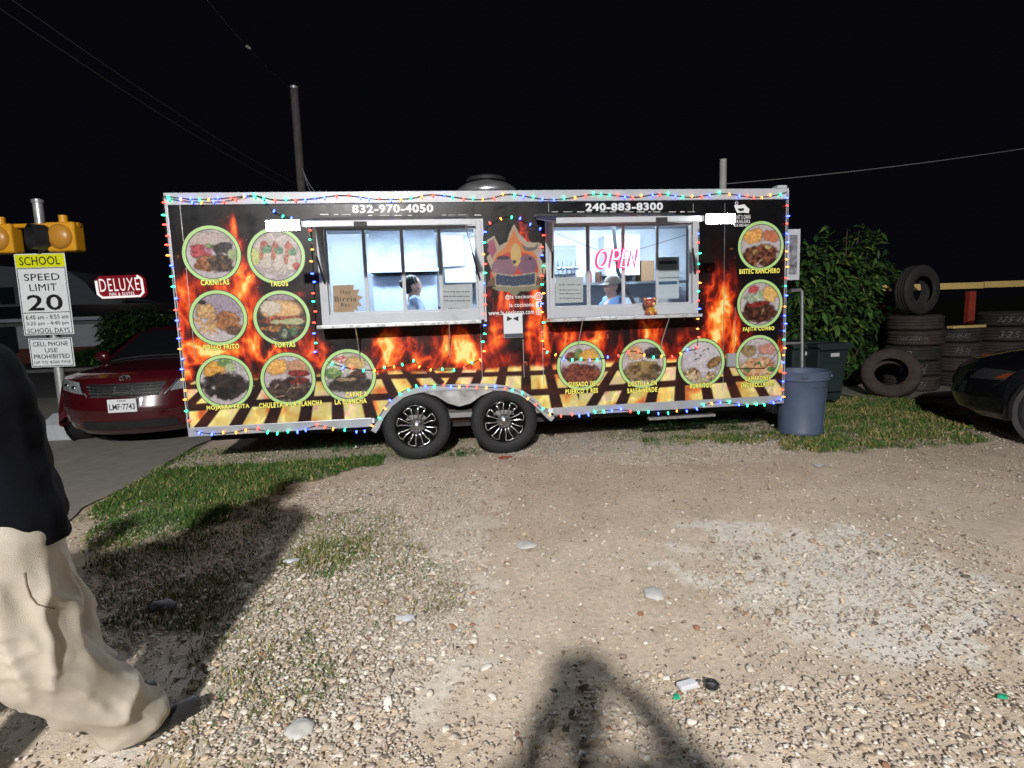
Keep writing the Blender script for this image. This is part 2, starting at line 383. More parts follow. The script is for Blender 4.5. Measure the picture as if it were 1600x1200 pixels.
# grass
def grass(name, n_cand, xr, yr, hmin, hmax, seed, wid=.0019):
    g = np.random.default_rng(seed); x = g.uniform(*xr, n_cand); y = g.uniform(*yr, n_cand); dd = grass_d(x, y)
    k = g.random(n_cand) < dd; k &= x > -.46+.12*g.random(n_cand); x, y, dd = x[k], y[k], dd[k]; n = len(x)
    hh = (hmin+(hmax-hmin)*g.random(n)**1.6)*(.5+.7*np.clip(dd, 0, 1)); a = g.uniform(0, 6.283, n); b = g.uniform(0, 6.283, n); ln = g.uniform(.15, .9, n)*hh
    w = wid*g.uniform(.7, 1.6, n); dist = np.hypot(x-CAM[0], y-CAM[1]); w = w*np.clip(dist/3.2, 1, 2.6)
    z0 = hgt(x, y)-.008; ca, sa = np.cos(a)*w, np.sin(a)*w; lx, ly = np.cos(b)*ln, np.sin(b)*ln
    P = np.stack([np.stack([x-ca, y-sa, z0], -1), np.stack([x+ca, y+sa, z0], -1), np.stack([x+lx*.35+ca*.8, y+ly*.35+sa*.8, z0+hh*.6], -1), np.stack([x+lx*.35-ca*.8, y+ly*.35-sa*.8, z0+hh*.6], -1), np.stack([x+lx, y+ly, z0+hh], -1)], 1)
    pal = np.stack([lin(c) for c in ((68, 100, 42), (86, 122, 50), (54, 86, 42), (140, 134, 78), (172, 154, 104))])
    dry = np.clip(fbm(x*2.2, y*2.2, 3, 77)*1.6-.35, 0, 1); dry = np.where(inpoly(x, y, GR['dry']) | inpoly(x, y, GR['left']), np.clip(dry+.25, 0, 1), np.where(inpoly(x, y, GR['band']) | inpoly(x, y, GR['tuft']), dry*.4, dry))
    ci = np.where(g.random(n) < dry*.75, g.integers(3, 5, n), g.integers(0, 3, n)); c = pal[ci]*g.uniform(.7, 1.2, (n, 1))
    o5 = np.arange(n)[:, None]*5; q = np.concatenate([o5+np.array([[0, 1, 2]]), o5+np.array([[0, 2, 3]]), o5+np.array([[3, 2, 4]])])
    return stuff(link(name, np_mesh(name, P.reshape(-1, 3), q, False, np.repeat(c, 5, 0)), mat=M('grass_blade', attr='Col', rough=.7, spec=.3)))
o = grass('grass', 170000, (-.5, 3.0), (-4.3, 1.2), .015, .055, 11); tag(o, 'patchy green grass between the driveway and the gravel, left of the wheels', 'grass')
o = grass('grass', 95000, (4.2, 9.8), (-.9, 2.2), .018, .065, 12); tag(o, 'rough grass around the grey bin and before the tyre stacks', 'grass')

# broad-leaved weeds at the foot of the trailer
def weed(px, sc_, seed, label):
    g = random.Random(seed); p = G(*px); mb = MB()
    for i in range(70):
        a = g.uniform(0, 6.28); r = abs(g.gauss(0, .16))*sc_; b = Vector((p[0]+1.6*r*math.cos(a), p[1]+.6*r*math.sin(a), 0)); h = g.uniform(.03, .13)*sc_
        t = b+Vector((g.uniform(-.03, .03), g.uniform(-.03, .03), h)); s = g.uniform(.012, .026)*sc_
        for k in range(3):
            an = a+k*2.09; d = Vector((math.cos(an), math.sin(an), g.uniform(-.2, .4))); e = Vector((-math.sin(an), math.cos(an), 0))
            mb.add([t, t+d*s+e*s*.6, t+d*s*1.9, t+d*s-e*s*.6], [(0, 1, 2, 3)])
        mb.add([b+Vector((-.002, 0, 0)), b+Vector((.002, 0, 0)), t], [(0, 1, 2)])
    o = mb.build('weed', M('weed_leaf', lin((52, 92, 44)), .6, var=.35, vs=14), fixn=False)
    tag(o, label, 'weed', 'weeds at the foot of the trailer'); stuff(o)
weed((480, 700), 1.0, 1, 'clump of broad-leaved weeds under the left end of the trailer')
weed((545, 700), 1.1, 2, 'clump of broad-leaved weeds just left of the front wheel')
weed((640, 716), .7, 3, 'low weeds growing against the bottom of the left wheel')
weed((720, 712), .6, 8, 'small weeds in the gap between the two trailer wheels')
weed((1040, 672), 1.2, 4, 'clump of dark green weeds under the right half of the trailer')
weed((1085, 668), 1.2, 5, 'spreading weeds left of the grass beside the grey bin')
weed((1150, 672), .9, 6, 'low weeds under the right end of the trailer')

# ------------------------------------------------------------------ food trailer
white = M('white_aluminium', (.48, .50, .54), .35, .0, var=.06, vs=4, rvar=.1)
alu = M('brushed_aluminium', (.62, .63, .65), .32, .85, var=.10, vs=6, rvar=.12)
silver = M('silver_trim', (.44, .47, .51), .38, .35, var=.08, vs=5, rvar=.1)
blackp = M('black_plastic', (.018, .018, .02), .5, var=.3)
dark = M('dark_steel', (.03, .03, .032), .6, .3, var=.4, vs=8)
rubber = M('tyre_rubber', (.014, .014, .016), .7, var=.35, vs=14, bump=.2, bs=60)
chrome = M('machined_alloy', (.75, .76, .78), .22, 1., var=.06)
inner = M('interior_white_panel', (.72, .76, .82), .45, var=.05, vs=3)
steel = M('stainless_steel', (.42, .44, .47), .38, 1., var=.2, vs=3, rvar=.12)
wrapm = M('vinyl_wrap', attr='Col', rough=.33, var=.05, vs=7, rvar=.08, spec=.28)
glass = glass_mat('window_glass', (.97, .99, 1), .07)
yellow = M('caption_yellow', lin((255, 246, 110)), .4)
ink = M('print_black', (.012, .012, .014), .4)
pwhite = M('print_white', (.78, .80, .82), .4)
L0, L1, ZB, ZT, TD = 0.0, 6.1, .368, 2.632, 2.45
T = thing('food_trailer', 'black flame-wrapped food trailer with two lit serving windows', 'food trailer', (3.05, 1.2, 0))
WIN = [(1.335, 2.875, 1.385, 2.345), (3.54, 5.10, 1.375, 2.345)]
XW = [2.155, 3.045]; RW = .343
arch = [tuple(F(u, v)[[0, 2]]) for u, v in [(580, 672), (585, 664), (593, 647), (607, 628), (628, 612), (655, 604), (690, 601), (720, 600), (760, 599), (790, 602), (815, 609), (835, 622), (850, 637), (859, 646), (866, 652)]]
ax, az = np.array(arch).T

def blend(C, m, c): m = np.asarray(m)[..., None]; C[:] = C*(1-m)+np.asarray(c, float)*m
def ramp(t, stops):
    t = np.clip(t, 0, 1); ps = [s[0] for s in stops]; return np.stack([np.interp(t, ps, [s[1][k] for s in stops]) for k in range(3)], -1)
FIRE = [(0, (10, 10, 13)), (.16, (34, 11, 12)), (.34, (118, 26, 18)), (.50, (214, 64, 24)), (.68, (248, 114, 40)), (.90, (255, 170, 72)), (1, (255, 226, 140))]
def paint_wall(x, z):
    e = np.zeros(x.shape); wx = x+.10*(fbm(x*3, z*2.2, 3, 60)-.5)*2; wz = z+.10*(fbm(x*2.4+9, z*3, 3, 61)-.5)*2
    for u, v, su, sv, a in [(300, 480, 16, 55, .8), (372, 440, 14, 55, 1.0), (375, 372, 6, 22, .9), (345, 450, 30, 14, .7), (390, 500, 16, 50, 1.), (480, 520, 14, 40, .7), (330, 548, 40, 16, .9), (420, 552, 40, 16, .7),
                            (290, 560, 12, 50, .9), (500, 560, 18, 30, .5), (612, 548, 22, 26, 1.1), (650, 545, 8, 28, .7), (712, 545, 32, 30, 1.), (748, 560, 16, 25, .7), (825, 365, 8, 26, .8), (785, 480, 26, 26, .6),
                            (832, 490, 8, 55, 1.), (770, 520, 14, 28, .7), (846, 530, 12, 30, .7), (885, 540, 18, 22, .7), (928, 538, 24, 22, .8), (1015, 528, 20, 32, 1.1), (962, 545, 18, 18, .5), (1072, 538, 18, 30, .7),
                            (1124, 490, 16, 55, 1.1), (1108, 545, 20, 36, .9), (1152, 540, 18, 44, .9), (1224, 515, 7, 50, .9), (1140, 440, 7, 22, .6), (590, 575, 200, 14, .6), (900, 575, 330, 12, .55)]:
        p = F(u, v); q = F(u+su, v); r = F(u, v-sv); sx = abs(q[0]-p[0]); sz = abs(r[2]-p[2])
        g = np.exp(-.5*((wx-p[0])/sx)**2-.5*((wz-p[2])/sz)**2)*a; e = np.maximum(e, g)+.12*g
    def ridge(kx, kz, s, pw):
        a = x*kx+1.3*fbm(x*2.1, z*1.7, 3, s)*2; b = z*kz+1.1*fbm(x*1.9+5, z*2.3, 3, s+3)*2; n = fbm(a, b, 3, s+6); return (1-np.abs(2*n-1))**pw
    r1 = ridge(4.2, 1.7, 100, 5); r2 = ridge(9, 3.6, 120, 6); r3 = ridge(17, 8, 140, 4)
    I = e*(.22+.62*r1+.34*r2+.14*r3)*1.05+.05*e*r3
    I *= .60+.66*fbm(x*2.6, z*2.0, 3, 160)
    C = ramp(I, FIRE)
    # glowing coals behind a grill
    gz = F(720, 572)[2]; top = gz+.03*(fbm(x*4, z*0, 2, 170)-.5)*2
    for a, b, cx in ((-.1, 2.45, 1.42), (2.45, 3.83, 3.30), (3.83, 6.3, 4.95)):
        zv = 1.95; s = (x-cx)/(zv-z); per = .215; t = np.mod(s/per+.25, 1); gap = sstep(.34, .38, t)*(1-sstep(.95, 1., t))
        for zc, w in ((.645, .028), (.845, .018)): gap *= sstep(w, w+.012, np.abs(z-zc-.02*np.sin(x*1.3)))
        m = ((x >= a) & (x < b)) & True
        k = m*sstep(0, .05, top-z)*(.80+.2*r1)
        coal = ramp(fbm(x*7, z*7, 3, 180)*1.15, [(0, (170, 50, 30)), (.26, (244, 130, 70)), (.42, (252, 210, 110)), (.66, (252, 242, 156)), (.82, (252, 222, 180)), (1, (244, 150, 110))])
        grill = ramp(fbm(x*5, z*9, 2, 190), [(0, (28, 16, 18)), (.6, (52, 26, 24)), (1, (96, 40, 26))])
        cc = coal*gap[..., None]+grill*(1-gap[..., None]); C[:] = C*(1-k[..., None])+cc*k[..., None]
    # sparks
    g = np.random.default_rng(3); K = vn(x*34, z*34, 200); C[:] = np.where(((K > .955) & (e > .12) & (z > .85))[..., None], np.minimum(255, C*.4+np.array((230, 140, 80))*.6), C)
    # round emblem between the windows
    def poly(px, c, a=1.): blend(C, inpoly(x, z, [tuple(F(u, v)[[0, 2]]) for u, v in px])*a, tuple(k*.80 for k in c))
    def ell(u, v, ru, rv, c, a=1.):
        p = F(u, v); sx = F(u+ru, v)[0]-p[0]; sz = p[2]-F(u, v+rv)[2]; blend(C, (((x-p[0])/sx)**2+((z-p[2])/sz)**2 < 1)*a, tuple(k*.80 for k in c))
    cream = (196, 182, 158)
    poly([(763, 446), (769, 424), (760, 402), (768, 394), (760, 376), (772, 368), (780, 384), (792, 378), (796, 364), (803, 350), (812, 366), (824, 378), (846, 380), (850, 392), (843, 402), (850, 412), (857, 408), (848, 438), (834, 444), (800, 450)], cream)
    poly([(772, 442), (770, 412), (776, 396), (788, 388), (797, 372), (803, 357), (809, 372), (820, 384), (838, 398), (842, 425), (837, 442)], (232, 138, 84))
    poly([(765, 420), (772, 434), (778, 446), (768, 444)], (214, 78, 58)); poly([(856, 412), (848, 430), (836, 446), (846, 440)], (214, 78, 58))
    poly([(763, 378), (772, 372), (776, 392), (770, 404), (762, 392)], (176, 96, 120))
    ell(806, 420, 35, 27, (214, 80, 66)); ell(788, 418, 20, 15, (150, 112, 130)); ell(824, 414, 15, 16, (142, 104, 128)); ell(806, 398, 8, 18, (222, 190, 124))
    ell(786, 403, 11, 3.2, (70, 60, 78)); ell(804, 409, 3, 3, (60, 50, 66)); ell(828, 404, 2, 2, (40, 34, 44)); ell(775, 422, 4, 3, (176, 130, 140))
    poly([(815, 380), (822, 386), (836, 386), (842, 378), (840, 388), (834, 392), (822, 392), (817, 388)], (120, 116, 118))
    poly([(764, 438), (776, 430), (776, 446), (760, 448)], (120, 92, 70)); poly([(838, 430), (852, 440), (848, 450), (838, 447)], (120, 92, 70))
    poly([(768, 449), (803, 446), (846, 446), (838, 453), (812, 456), (804, 465), (796, 456), (776, 454)], (150, 146, 120))
    poly([(773, 426), (803, 430), (838, 425), (838, 446), (803, 449), (773, 447)], cream); poly([(775, 428), (803, 432), (836, 427), (836, 444), (803, 447), (775, 445)], (78, 92, 122))
    return C
st = .0088; gx = np.arange(L0, L1+st/2, st); gz = np.arange(.452, 2.527, st); X, Z = np.meshgrid(gx, gz, indexing='ij'); C = lin(paint_wall(X, Z))*1.0+.002
nx, nz = X.shape; idx = np.arange(nx*nz).reshape(nx, nz); q = np.stack([idx[:-1, :-1], idx[1:, :-1], idx[1:, 1:], idx[:-1, 1:]], -1)
cx, cz = (X[:-1, :-1]+st/2), (Z[:-1, :-1]+st/2); keep = np.ones(cx.shape, bool)
for a, b, c, d in WIN: keep &= ~((cx > a+.012) & (cx < b-.012) & (cz > c+.012) & (cz < d-.012))
keep &= ~((cx > ax[0]) & (cx < ax[-1]) & (cz < np.interp(cx, ax, az)-.02))
Y0 = np.zeros_like(X)+.0012*(fbm(X*1.3, Z*1.1, 2, 230)-.5)
me = np_mesh('side_wall', np.stack([X, Y0, Z], -1).reshape(-1, 3), q[keep], True, C.reshape(-1, 3))
link('side_wall', me, T, True, wrapm, 'black side wall printed with orange flames and a grill of glowing coals')
# inner side of that wall, the other walls, roof, floor
mb = MB(); y0, y1 = .006, .05
(a1, b1_, c1, d1), (a2, b2_, c2, d2) = WIN
for x0, x1, z0, z1 in ((.005, a1, .40, 2.52), (b1_, a2, .80, 2.52), (b2_, 6.095, .40, 2.52), (a1, b1_, d1, 2.52), (a2, b2_, d2, 2.52), (a1, b1_, .80, c1), (a2, b2_, .80, c2), (a1, 1.74, .40, .80), (3.5, b2_, .40, .80)): mb.bb(x0, x1, y0, y1, z0, z1)
mb.build('wall_lining', inner, T)
MB().bb(.0, 6.1, TD-.05, TD, ZB, 2.60).build('rear_wall', inner, T)
MB().bb(.002, .05, .052, TD-.052, ZB, 2.60).build('end_wall', M('black_end_panel', (.02, .02, .024), .4), T); MB().bb(6.05, 6.098, .052, TD-.052, ZB, 2.60).build('end_wall', MATS['black_end_panel'], T)
MB().bb(.051, 6.049, .052, TD-.052, 2.56, 2.60).build('ceiling', inner, T); MB().bb(.051, 6.049, .052, TD-.052, .40, .45).build('floor', M('grey_floor', (.25, .25, .26), .6), T)
MB().bb(.01, 6.09, .0, TD, 2.603, 2.628).build('roof', white, T, bevel=.006)
MB().bb(-.006, 6.106, -.016, .03, 2.524, ZT).build('top_rail', white, T, bevel=.004)
MB().bb(5.98, 6.09, -.012, .10, ZT+.001, ZT+.035).build('roof_vent_cover', white, T, bevel=.012)
MB().bb(-.004, ax[0]+.01, -.014, .02, ZB, .456).build('bottom_rail', silver, T, bevel=.004); MB().bb(ax[-1]-.01, 6.104, -.014, .02, ZB, .456).build('bottom_rail', silver, T, bevel=.004)
for x0, x1 in ((-.008, .018), (6.084, 6.109)): MB().bb(x0, x1, -.010, .03, .457, 2.523).build('corner_trim', silver, T, bevel=.003)
for u, v0, v1 in ((1131, 318, 610), (848, 508, 600), (293, 318, 560), (1083, 318, 331), (857, 318, 331), (818, 530, 590), (752, 508, 590), (1148, 480, 560)):
    p = F(u, (v0+v1)/2); MB().bb(p[0]-.0025, p[0]+.0025, -.004, .002, F(u, v1)[2], F(u, v0)[2]).build('panel_seam', alu, T)
# wheel arch trim and the plate between the wheels
A = list(arch); nrm = []
for i in range(len(A)):
    p, r = Vector(A[max(0, i-1)]), Vector(A[min(len(A)-1, i+1)]); d = (r-p).normalized(); nrm.append(Vector((d.y, -d.x)))
Bi = [(A[i][0]+nrm[i].x*.055, A[i][1]+nrm[i].y*.055) for i in range(len(A))]
MB().strip(A, Bi, -.02, .03).build('wheel_arch_trim', silver, T)
low = [tuple(F(u, v)[[0, 2]]) for u, v in [(628, 615), (645, 611), (662, 613), (682, 619), (700, 630), (718, 635), (735, 630), (752, 618), (770, 611), (790, 610), (808, 613)]]
bx, bz = np.array(Bi).T; up = [(x, float(np.interp(x, bx, bz))+.006) for x, z in low]
MB().strip(up, [(x, min(z, u[1]-.004)) for (x, z), u in zip(low, up)], -.006, .012).build('wheel_skirt', alu, T)
MB().bb(1.74, 3.5, .30, .34, .40, .80).build('wheel_well', blackp, T); MB().bb(1.74, 3.5, .055, .30, .77, .80).build('wheel_well', blackp, T)
for y in (.25, 1.95): MB().bb(.1, 6.0, y, y+.08, .27, .366).build('chassis_beam', dark, T)
for x in (.4, 1.3, 3.9, 4.8, 5.7): MB().bb(x, x+.05, .335, 1.945, .30, .366).build('chassis_crossbar', dark, T)
for x in XW: MB().cyl((x, .1, RW), (x, 2.35, RW), .035).build('axle', dark, T)
MB().bb(2.38, 2.82, .20, .24, .33, .46).build('equalizer_bar', M('rusty_steel', lin((110, 84, 70)), .7, .3, var=.4, vs=12), T, bevel=.006)
MB().bb(4.6, 5.35, .04, .12, .255, .285).build('step_bar', alu, T, bevel=.004)
# wheels
def tyre_prof(R, w, rr):
    h = w/2; s = [(rr, -h*.82), (rr+.012, -h*.9), (rr+(R-rr)*.35, -h*1.0), (rr+(R-rr)*.7, -h*.98), (R-.022, -h*.9), (R-.008, -h*.78)]
    t = [(R, -h*.7), (R, -h*.42), (R-.010, -h*.40), (R-.010, -h*.34), (R, -h*.32), (R, -.008), (R-.010, -.006)]
    return s+t+[(r, -z) for r, z in reversed(t)]+[(r, -z) for r, z in reversed(s)]
TYRE = MB().lathe(tyre_prof(RW, .215, .215), 48, Matrix.Rotation(math.pi/2, 4, 'X'), ends=False).mesh('tyre', True); TYRE.materials.append(rubber)
RIM = MB().lathe([(.0, .035), (.19, .055), (.205, .10), (.218, .104), (.222, .09), (.222, -.09), (.20, -.09), (.20, .02), (.0, .02)], 40, Matrix.Rotation(math.pi/2, 4, 'X')).mesh('wheel', True); RIM.materials.append(M('gloss_black_alloy', (.012, .012, .014), .25, .6))
SP = MB()
for sgn in (-1, 1):
    SP.tube([(sgn*.012, -.082, .055), (sgn*.016, -.092, .10), (sgn*.026, -.098, .15), (sgn*.040, -.104, .186)], [.009, .0075, .0075, .008], 6)
SP.tube([(-.046, -.104, .180), (-.030, -.106, .197), (0, -.107, .203), (.030, -.106, .197), (.046, -.104, .180)], .0065, 6)
SPOKE = SP.mesh('spoke', True); SPOKE.materials.append(chrome)
HUB = MB().lathe([(.0, .098), (.030, .098), (.036, .09), (.060, .088), (.072, .07), (.075, .04)], 24, Matrix.Rotation(math.pi/2, 4, 'X'))
for k in range(6): a = k*math.pi/3; HUB.cyl((.052*math.cos(a), -.08, .052*math.sin(a)), (.052*math.cos(a), -.104, .052*math.sin(a)), .009, n=8)
HUB = HUB.mesh('hub_cap', True); HUB.materials.append(M('satin_alloy', (.45, .46, .48), .3, 1., var=.2, vs=40))
def wheel(parent, c, rot0, tyre=TYRE, rz=0, local=False):
    w = link('wheel', RIM, parent, False); w.location = Vector(c) if local else Vector(c)-root_of(parent).location; w.rotation_euler = (0, rot0, rz)
    link('tyre', tyre, w, False); link('hub_cap', HUB, w, False)
    for k in range(8): s_ = link('spoke', SPOKE, w, False); s_.rotation_euler = (0, k*math.pi/4+.2, 0)
    return w
wheel(T, (XW[0], .10, RW), .1); wheel(T, (XW[1], .10, RW), .35)

# menu pictures, one disc each
PIC = [('carnitas', 331, 397, 47, 43, ['CARNITAS'], [(336, 441, 45)]), ('tacos', 432, 400, 46, 43, ['TACOS'], [(436, 443, 28)]),
       ('pollo', 341.5, 497, 46, 42.5, ['POLLO FRITO'], [(346, 542, 56)]), ('torta', 440.5, 497, 44.5, 42.5, ['TORTAS'], [(445, 538.5, 33)]),
       ('mojarra', 351.5, 596.5, 45, 41, ['MOJARRA FRITA'], [(356.5, 636.5, 67)]), ('chuleta', 450.5, 592, 43.5, 40.5, ['CHULETA A LA PLANCHA'], [(455, 631.5, 100)]),
       ('carne', 545, 587, 43, 41, ['CARNE A', 'LA PLANCHA'], [(557, 616, 34), (548, 627, 50)]), ('guisado', 908, 571.5, 38, 38, ['GUISADO DE', 'PUERCO Y RES'], [(909, 600, 43), (909, 611, 51)]),
       ('costilla', 1004, 568, 37, 38, ['COSTILLA EN', 'SALSA VERDE'], [(1003.5, 599, 45), (1003.5, 609.5, 47)]), ('burrito', 1095.5, 567, 36.5, 38, ['BURRITOS'], [(1095, 602.5, 34)]),
       ('camaron', 1184.5, 561.5, 35.5, 37.5, ['CAMARONES', 'ENCEBOLLADOS'], [(1184, 591, 40), (1184, 601, 53)]), ('bistec', 1188.5, 384.5, 36.5, 37.5, ['BISTEC RANCHERO'], [(1187, 423.5, 63)]),
       ('fajita', 1187, 475, 36, 37, ['FAJITA COMBO'], [(1185.5, 514.5, 49)])]
def food(kind, u, v, sd):
    C = np.zeros(u.shape+(3,))+np.array((196, 186, 190)); nz = fbm(u*4, v*4, 3, sd); C *= (.94+.1*nz)[..., None]
    def bl(cx, cy, rx, ry, c, c2=None, ang=0, k=11., soft_=.20, rag=.30, pw=2):
        ca, sa = math.cos(ang), math.sin(ang); a = ((u-cx)*ca+(v-cy)*sa)/rx; b = (-(u-cx)*sa+(v-cy)*ca)/ry
        r = (np.abs(a)**pw+np.abs(b)**pw)**(1/pw)+rag*(fbm(u*5+cx*7, v*5+cy*5, 3, sd+5)-.5)*2; m = 1-sstep(1-soft_, 1+soft_*.4, r)
        t = fbm(u*k+sd, v*k*1.2, 4, sd+9); t = np.clip((t-.5)*3.0+.5, 0, 1)[..., None]; c2 = c2 or tuple(x*.5 for x in c)
        col = np.array(c)*t+np.array(c2)*(1-t); sh = (1-.35*sstep(.75, 1, r))[..., None]; C[:] = C*(1-m[..., None])+col*sh*m[..., None]
    rice = ((236, 186, 96), (206, 140, 56)); beans = ((150, 92, 70), (120, 70, 56)); meat = ((150, 96, 66), (56, 32, 26)); green = ((150, 176, 110), (86, 118, 66)); dk = ((66, 54, 52), (26, 20, 20))
    if kind == 'carnitas':
        bl(0, .45, .9, .4, (196, 178, 172), (180, 164, 160)); bl(-.38, .12, .36, .26, (206, 90, 96), (130, 40, 50), pw=3); bl(-.1, .2, .16, .2, (190, 130, 150), (150, 90, 120)); bl(-.05, .3, .12, .1, *green); bl(.42, .22, .36, .22, (70, 56, 62), (34, 26, 32), pw=3)
        bl(-.2, -.35, .46, .34, (206, 140, 92), (110, 60, 36), pw=2.6); bl(.3, -.38, .5, .36, (120, 88, 66), (36, 26, 24), pw=2.6); bl(.78, -.05, .24, .22, (176, 186, 140), (140, 156, 110))
    elif kind == 'tacos':
        bl(0, .1, 1, .9, (204, 190, 184), (190, 176, 172)); bl(-.8, .0, .2, .34, (212, 214, 140), (180, 186, 110))
        for i, (cx, cy) in enumerate(((-.42, .12), (.02, .06), (.5, .0))):
            bl(cx+.02, cy-.22, .24, .42, (214, 204, 190), (196, 184, 172), ang=-.15); bl(cx-.1, cy+.1, .09, .44, (214, 150, 120), (170, 90, 70), ang=-.15); bl(cx+.08, cy+.16, .2, .17, (120, 170, 130), (70, 100, 76), k=14, rag=.4); bl(cx-.02, cy+.34, .14, .12, (206, 120, 100), (150, 60, 56), k=14, rag=.4)
        bl(.74, -.42, .16, .2, (206, 84, 74), (140, 40, 44))
    elif kind == 'pollo':
        bl(.1, .4, 1, .7, (170, 154, 168), (150, 136, 152)); bl(-.42, .28, .36, .3, (222, 190, 140), (176, 130, 80), k=12, pw=3); bl(-.55, .62, .16, .1, (60, 46, 56))
        bl(.3, -.18, .56, .42, (192, 132, 86), (126, 76, 48), ang=-.3); bl(.52, -.5, .3, .2, (120, 84, 66), (70, 48, 40))
        for i in range(11):
            g = random.Random(i+sd); bl(-.5+g.uniform(-.25, .32), -.3+g.uniform(-.34, .34), .3, .05, (222, 184, 128), (186, 140, 86), ang=g.choice((-1.0, -.7, 1.1, .8, -1.3)), rag=.04)
    elif kind == 'torta':
        bl(0, 0, 1.1, 1.1, (72, 52, 44), (36, 26, 26)); bl(.0, .78, .6, .2, (176, 160, 160), (150, 130, 150)); bl(-.68, .55, .22, .24, (110, 60, 90), (80, 40, 66)); bl(.0, .3, .86, .44, (226, 184, 132), (206, 160, 106), k=4, rag=.06); bl(-.4, .42, .4, .3, (216, 206, 190), (206, 190, 170))
        bl(.05, -.08, .9, .2, (196, 110, 84), (110, 46, 36), k=14, rag=.3); bl(.3, -.14, .7, .14, (150, 168, 120), (206, 190, 150), k=16, rag=.5); bl(-.1, -.4, .86, .14, (190, 134, 82), (110, 70, 40)); bl(.05, -.62, .24, .28, (66, 92, 70), (40, 60, 46)); bl(.05, -.62, .13, .2, (170, 176, 150)); bl(.42, -.55, .16, .2, (98, 130, 96), (60, 90, 66)); bl(.55, -.78, .12, .12, (186, 60, 56))
    elif kind == 'mojarra':
        bl(-.35, .5, .44, .36, *rice, k=13); bl(.05, .76, .3, .16, *green); bl(.45, .48, .2, .16, (206, 196, 200), (180, 170, 186)); bl(.68, .3, .18, .2, (206, 202, 200), (176, 176, 176)); bl(.3, .56, .24, .2, (190, 200, 166), (150, 170, 120)); bl(.0, -.18, .96, .52, (58, 46, 44), (24, 18, 20), k=6, ang=-.06); bl(-.46, -.22, .1, .14, (110, 100, 96), (60, 52, 52)); bl(-.46, -.22, .05, .06, (190, 186, 180))
    elif kind == 'chuleta':
        bl(-.4, .5, .42, .34, (240, 192, 116), (216, 150, 70), k=14, pw=3); bl(.42, .5, .4, .28, (206, 156, 120), (186, 136, 104), pw=3); bl(.0, -.42, .98, .5, (84, 64, 58), (38, 26, 26), k=7)
        bl(.42, .2, .46, .15, (150, 50, 44), (90, 24, 26), ang=-.05, rag=.05); bl(.4, -.1, .42, .15, (136, 46, 42), (80, 22, 24), ang=.05, rag=.05)
        for i in range(7):
            g = random.Random(i); bl(-.1+g.uniform(-.6, .6), -.5+g.uniform(-.25, .25), .26, .025, (176, 146, 120), ang=g.uniform(-.6, 1.2), rag=.05)
    elif kind == 'carne':
        bl(-.2, .5, .7, .5, (216, 206, 196), (176, 186, 140), k=8); bl(-.25, .66, .36, .14, (190, 60, 60), (226, 216, 206), k=16, rag=.5); bl(.3, .5, .4, .3, (226, 196, 130), (190, 150, 96)); bl(-.6, .1, .4, .22, *green); bl(.35, .0, .3, .26, (110, 70, 56), (60, 36, 32)); bl(.0, -.34, .92, .36, (70, 58, 50), (30, 24, 24), k=8); bl(-.05, -.14, .5, .08, (176, 150, 116), (126, 100, 80), rag=.4)
    elif kind == 'guisado':
        bl(-.4, .4, .3, .22, (150, 86, 66), (96, 50, 40)); bl(-.1, .52, .2, .26, *green); bl(.35, .42, .46, .3, *rice, k=14); bl(0, -.42, .86, .5, (152, 84, 64), (84, 36, 32), k=8, pw=2.8)
    elif kind == 'costilla':
        bl(-.36, .46, .4, .34, (222, 186, 146), (186, 146, 100), k=15); bl(.48, .42, .4, .26, (76, 62, 66), (40, 32, 38), pw=3); bl(0, -.36, .84, .46, (158, 132, 92), (80, 62, 44), k=6, pw=2.8); bl(.0, -.0, .7, .1, (176, 150, 100), (130, 110, 66))
    elif kind == 'burrito':
        bl(0, .2, 1, 1, (206, 200, 206), (192, 186, 194)); bl(.58, .0, .42, .22, (170, 134, 84), (96, 70, 44), ang=.5); bl(-.42, -.5, .42, .3, (226, 206, 166), (96, 66, 44), k=13); bl(.45, -.62, .3, .22, (216, 196, 156), (110, 80, 54), k=13); bl(.05, -.78, .3, .14, (196, 190, 150), (160, 150, 110))
        for i in range(7):
            g = random.Random(i+3); bl(g.uniform(-.5, .5), g.uniform(.1, .7), .07, .03, (120, 116, 120), ang=g.uniform(-1, 1), rag=.3)
    elif kind == 'camaron':
        bl(-.45, .4, .36, .3, (170, 150, 110), (110, 90, 60), k=10); bl(.45, .42, .44, .24, (206, 150, 136), (190, 136, 124), pw=4); bl(0, -.35, .88, .46, (226, 196, 156), (180, 120, 84), k=9, pw=2.6); bl(.02, -.28, .2, .2, (70, 130, 66), (40, 90, 46), rag=.5); bl(-.5, -.42, .16, .12, *green); bl(.6, -.46, .2, .12, (86, 140, 76), (56, 96, 56))
        for i in range(6):
            g = random.Random(i+8); bl(g.uniform(-.7, .7), g.uniform(-.6, -.15), .14, .1, (232, 186, 140), (206, 140, 100), ang=g.uniform(-1, 1))
    elif kind == 'bistec':
        bl(-.36, .42, .44, .32, (240, 186, 110), (210, 146, 76), k=13, pw=3); bl(.45, .42, .36, .27, (206, 130, 96), (188, 112, 82), k=6, pw=3.5); bl(0, -.42, .86, .48, (146, 92, 66), (62, 34, 28), k=8, pw=3); bl(-.25, -.24, .14, .12, (206, 166, 110)); bl(.32, -.05, .2, .1, (216, 190, 130)); bl(-.05, -.66, .3, .05, (206, 170, 140), ang=.7)
    else:
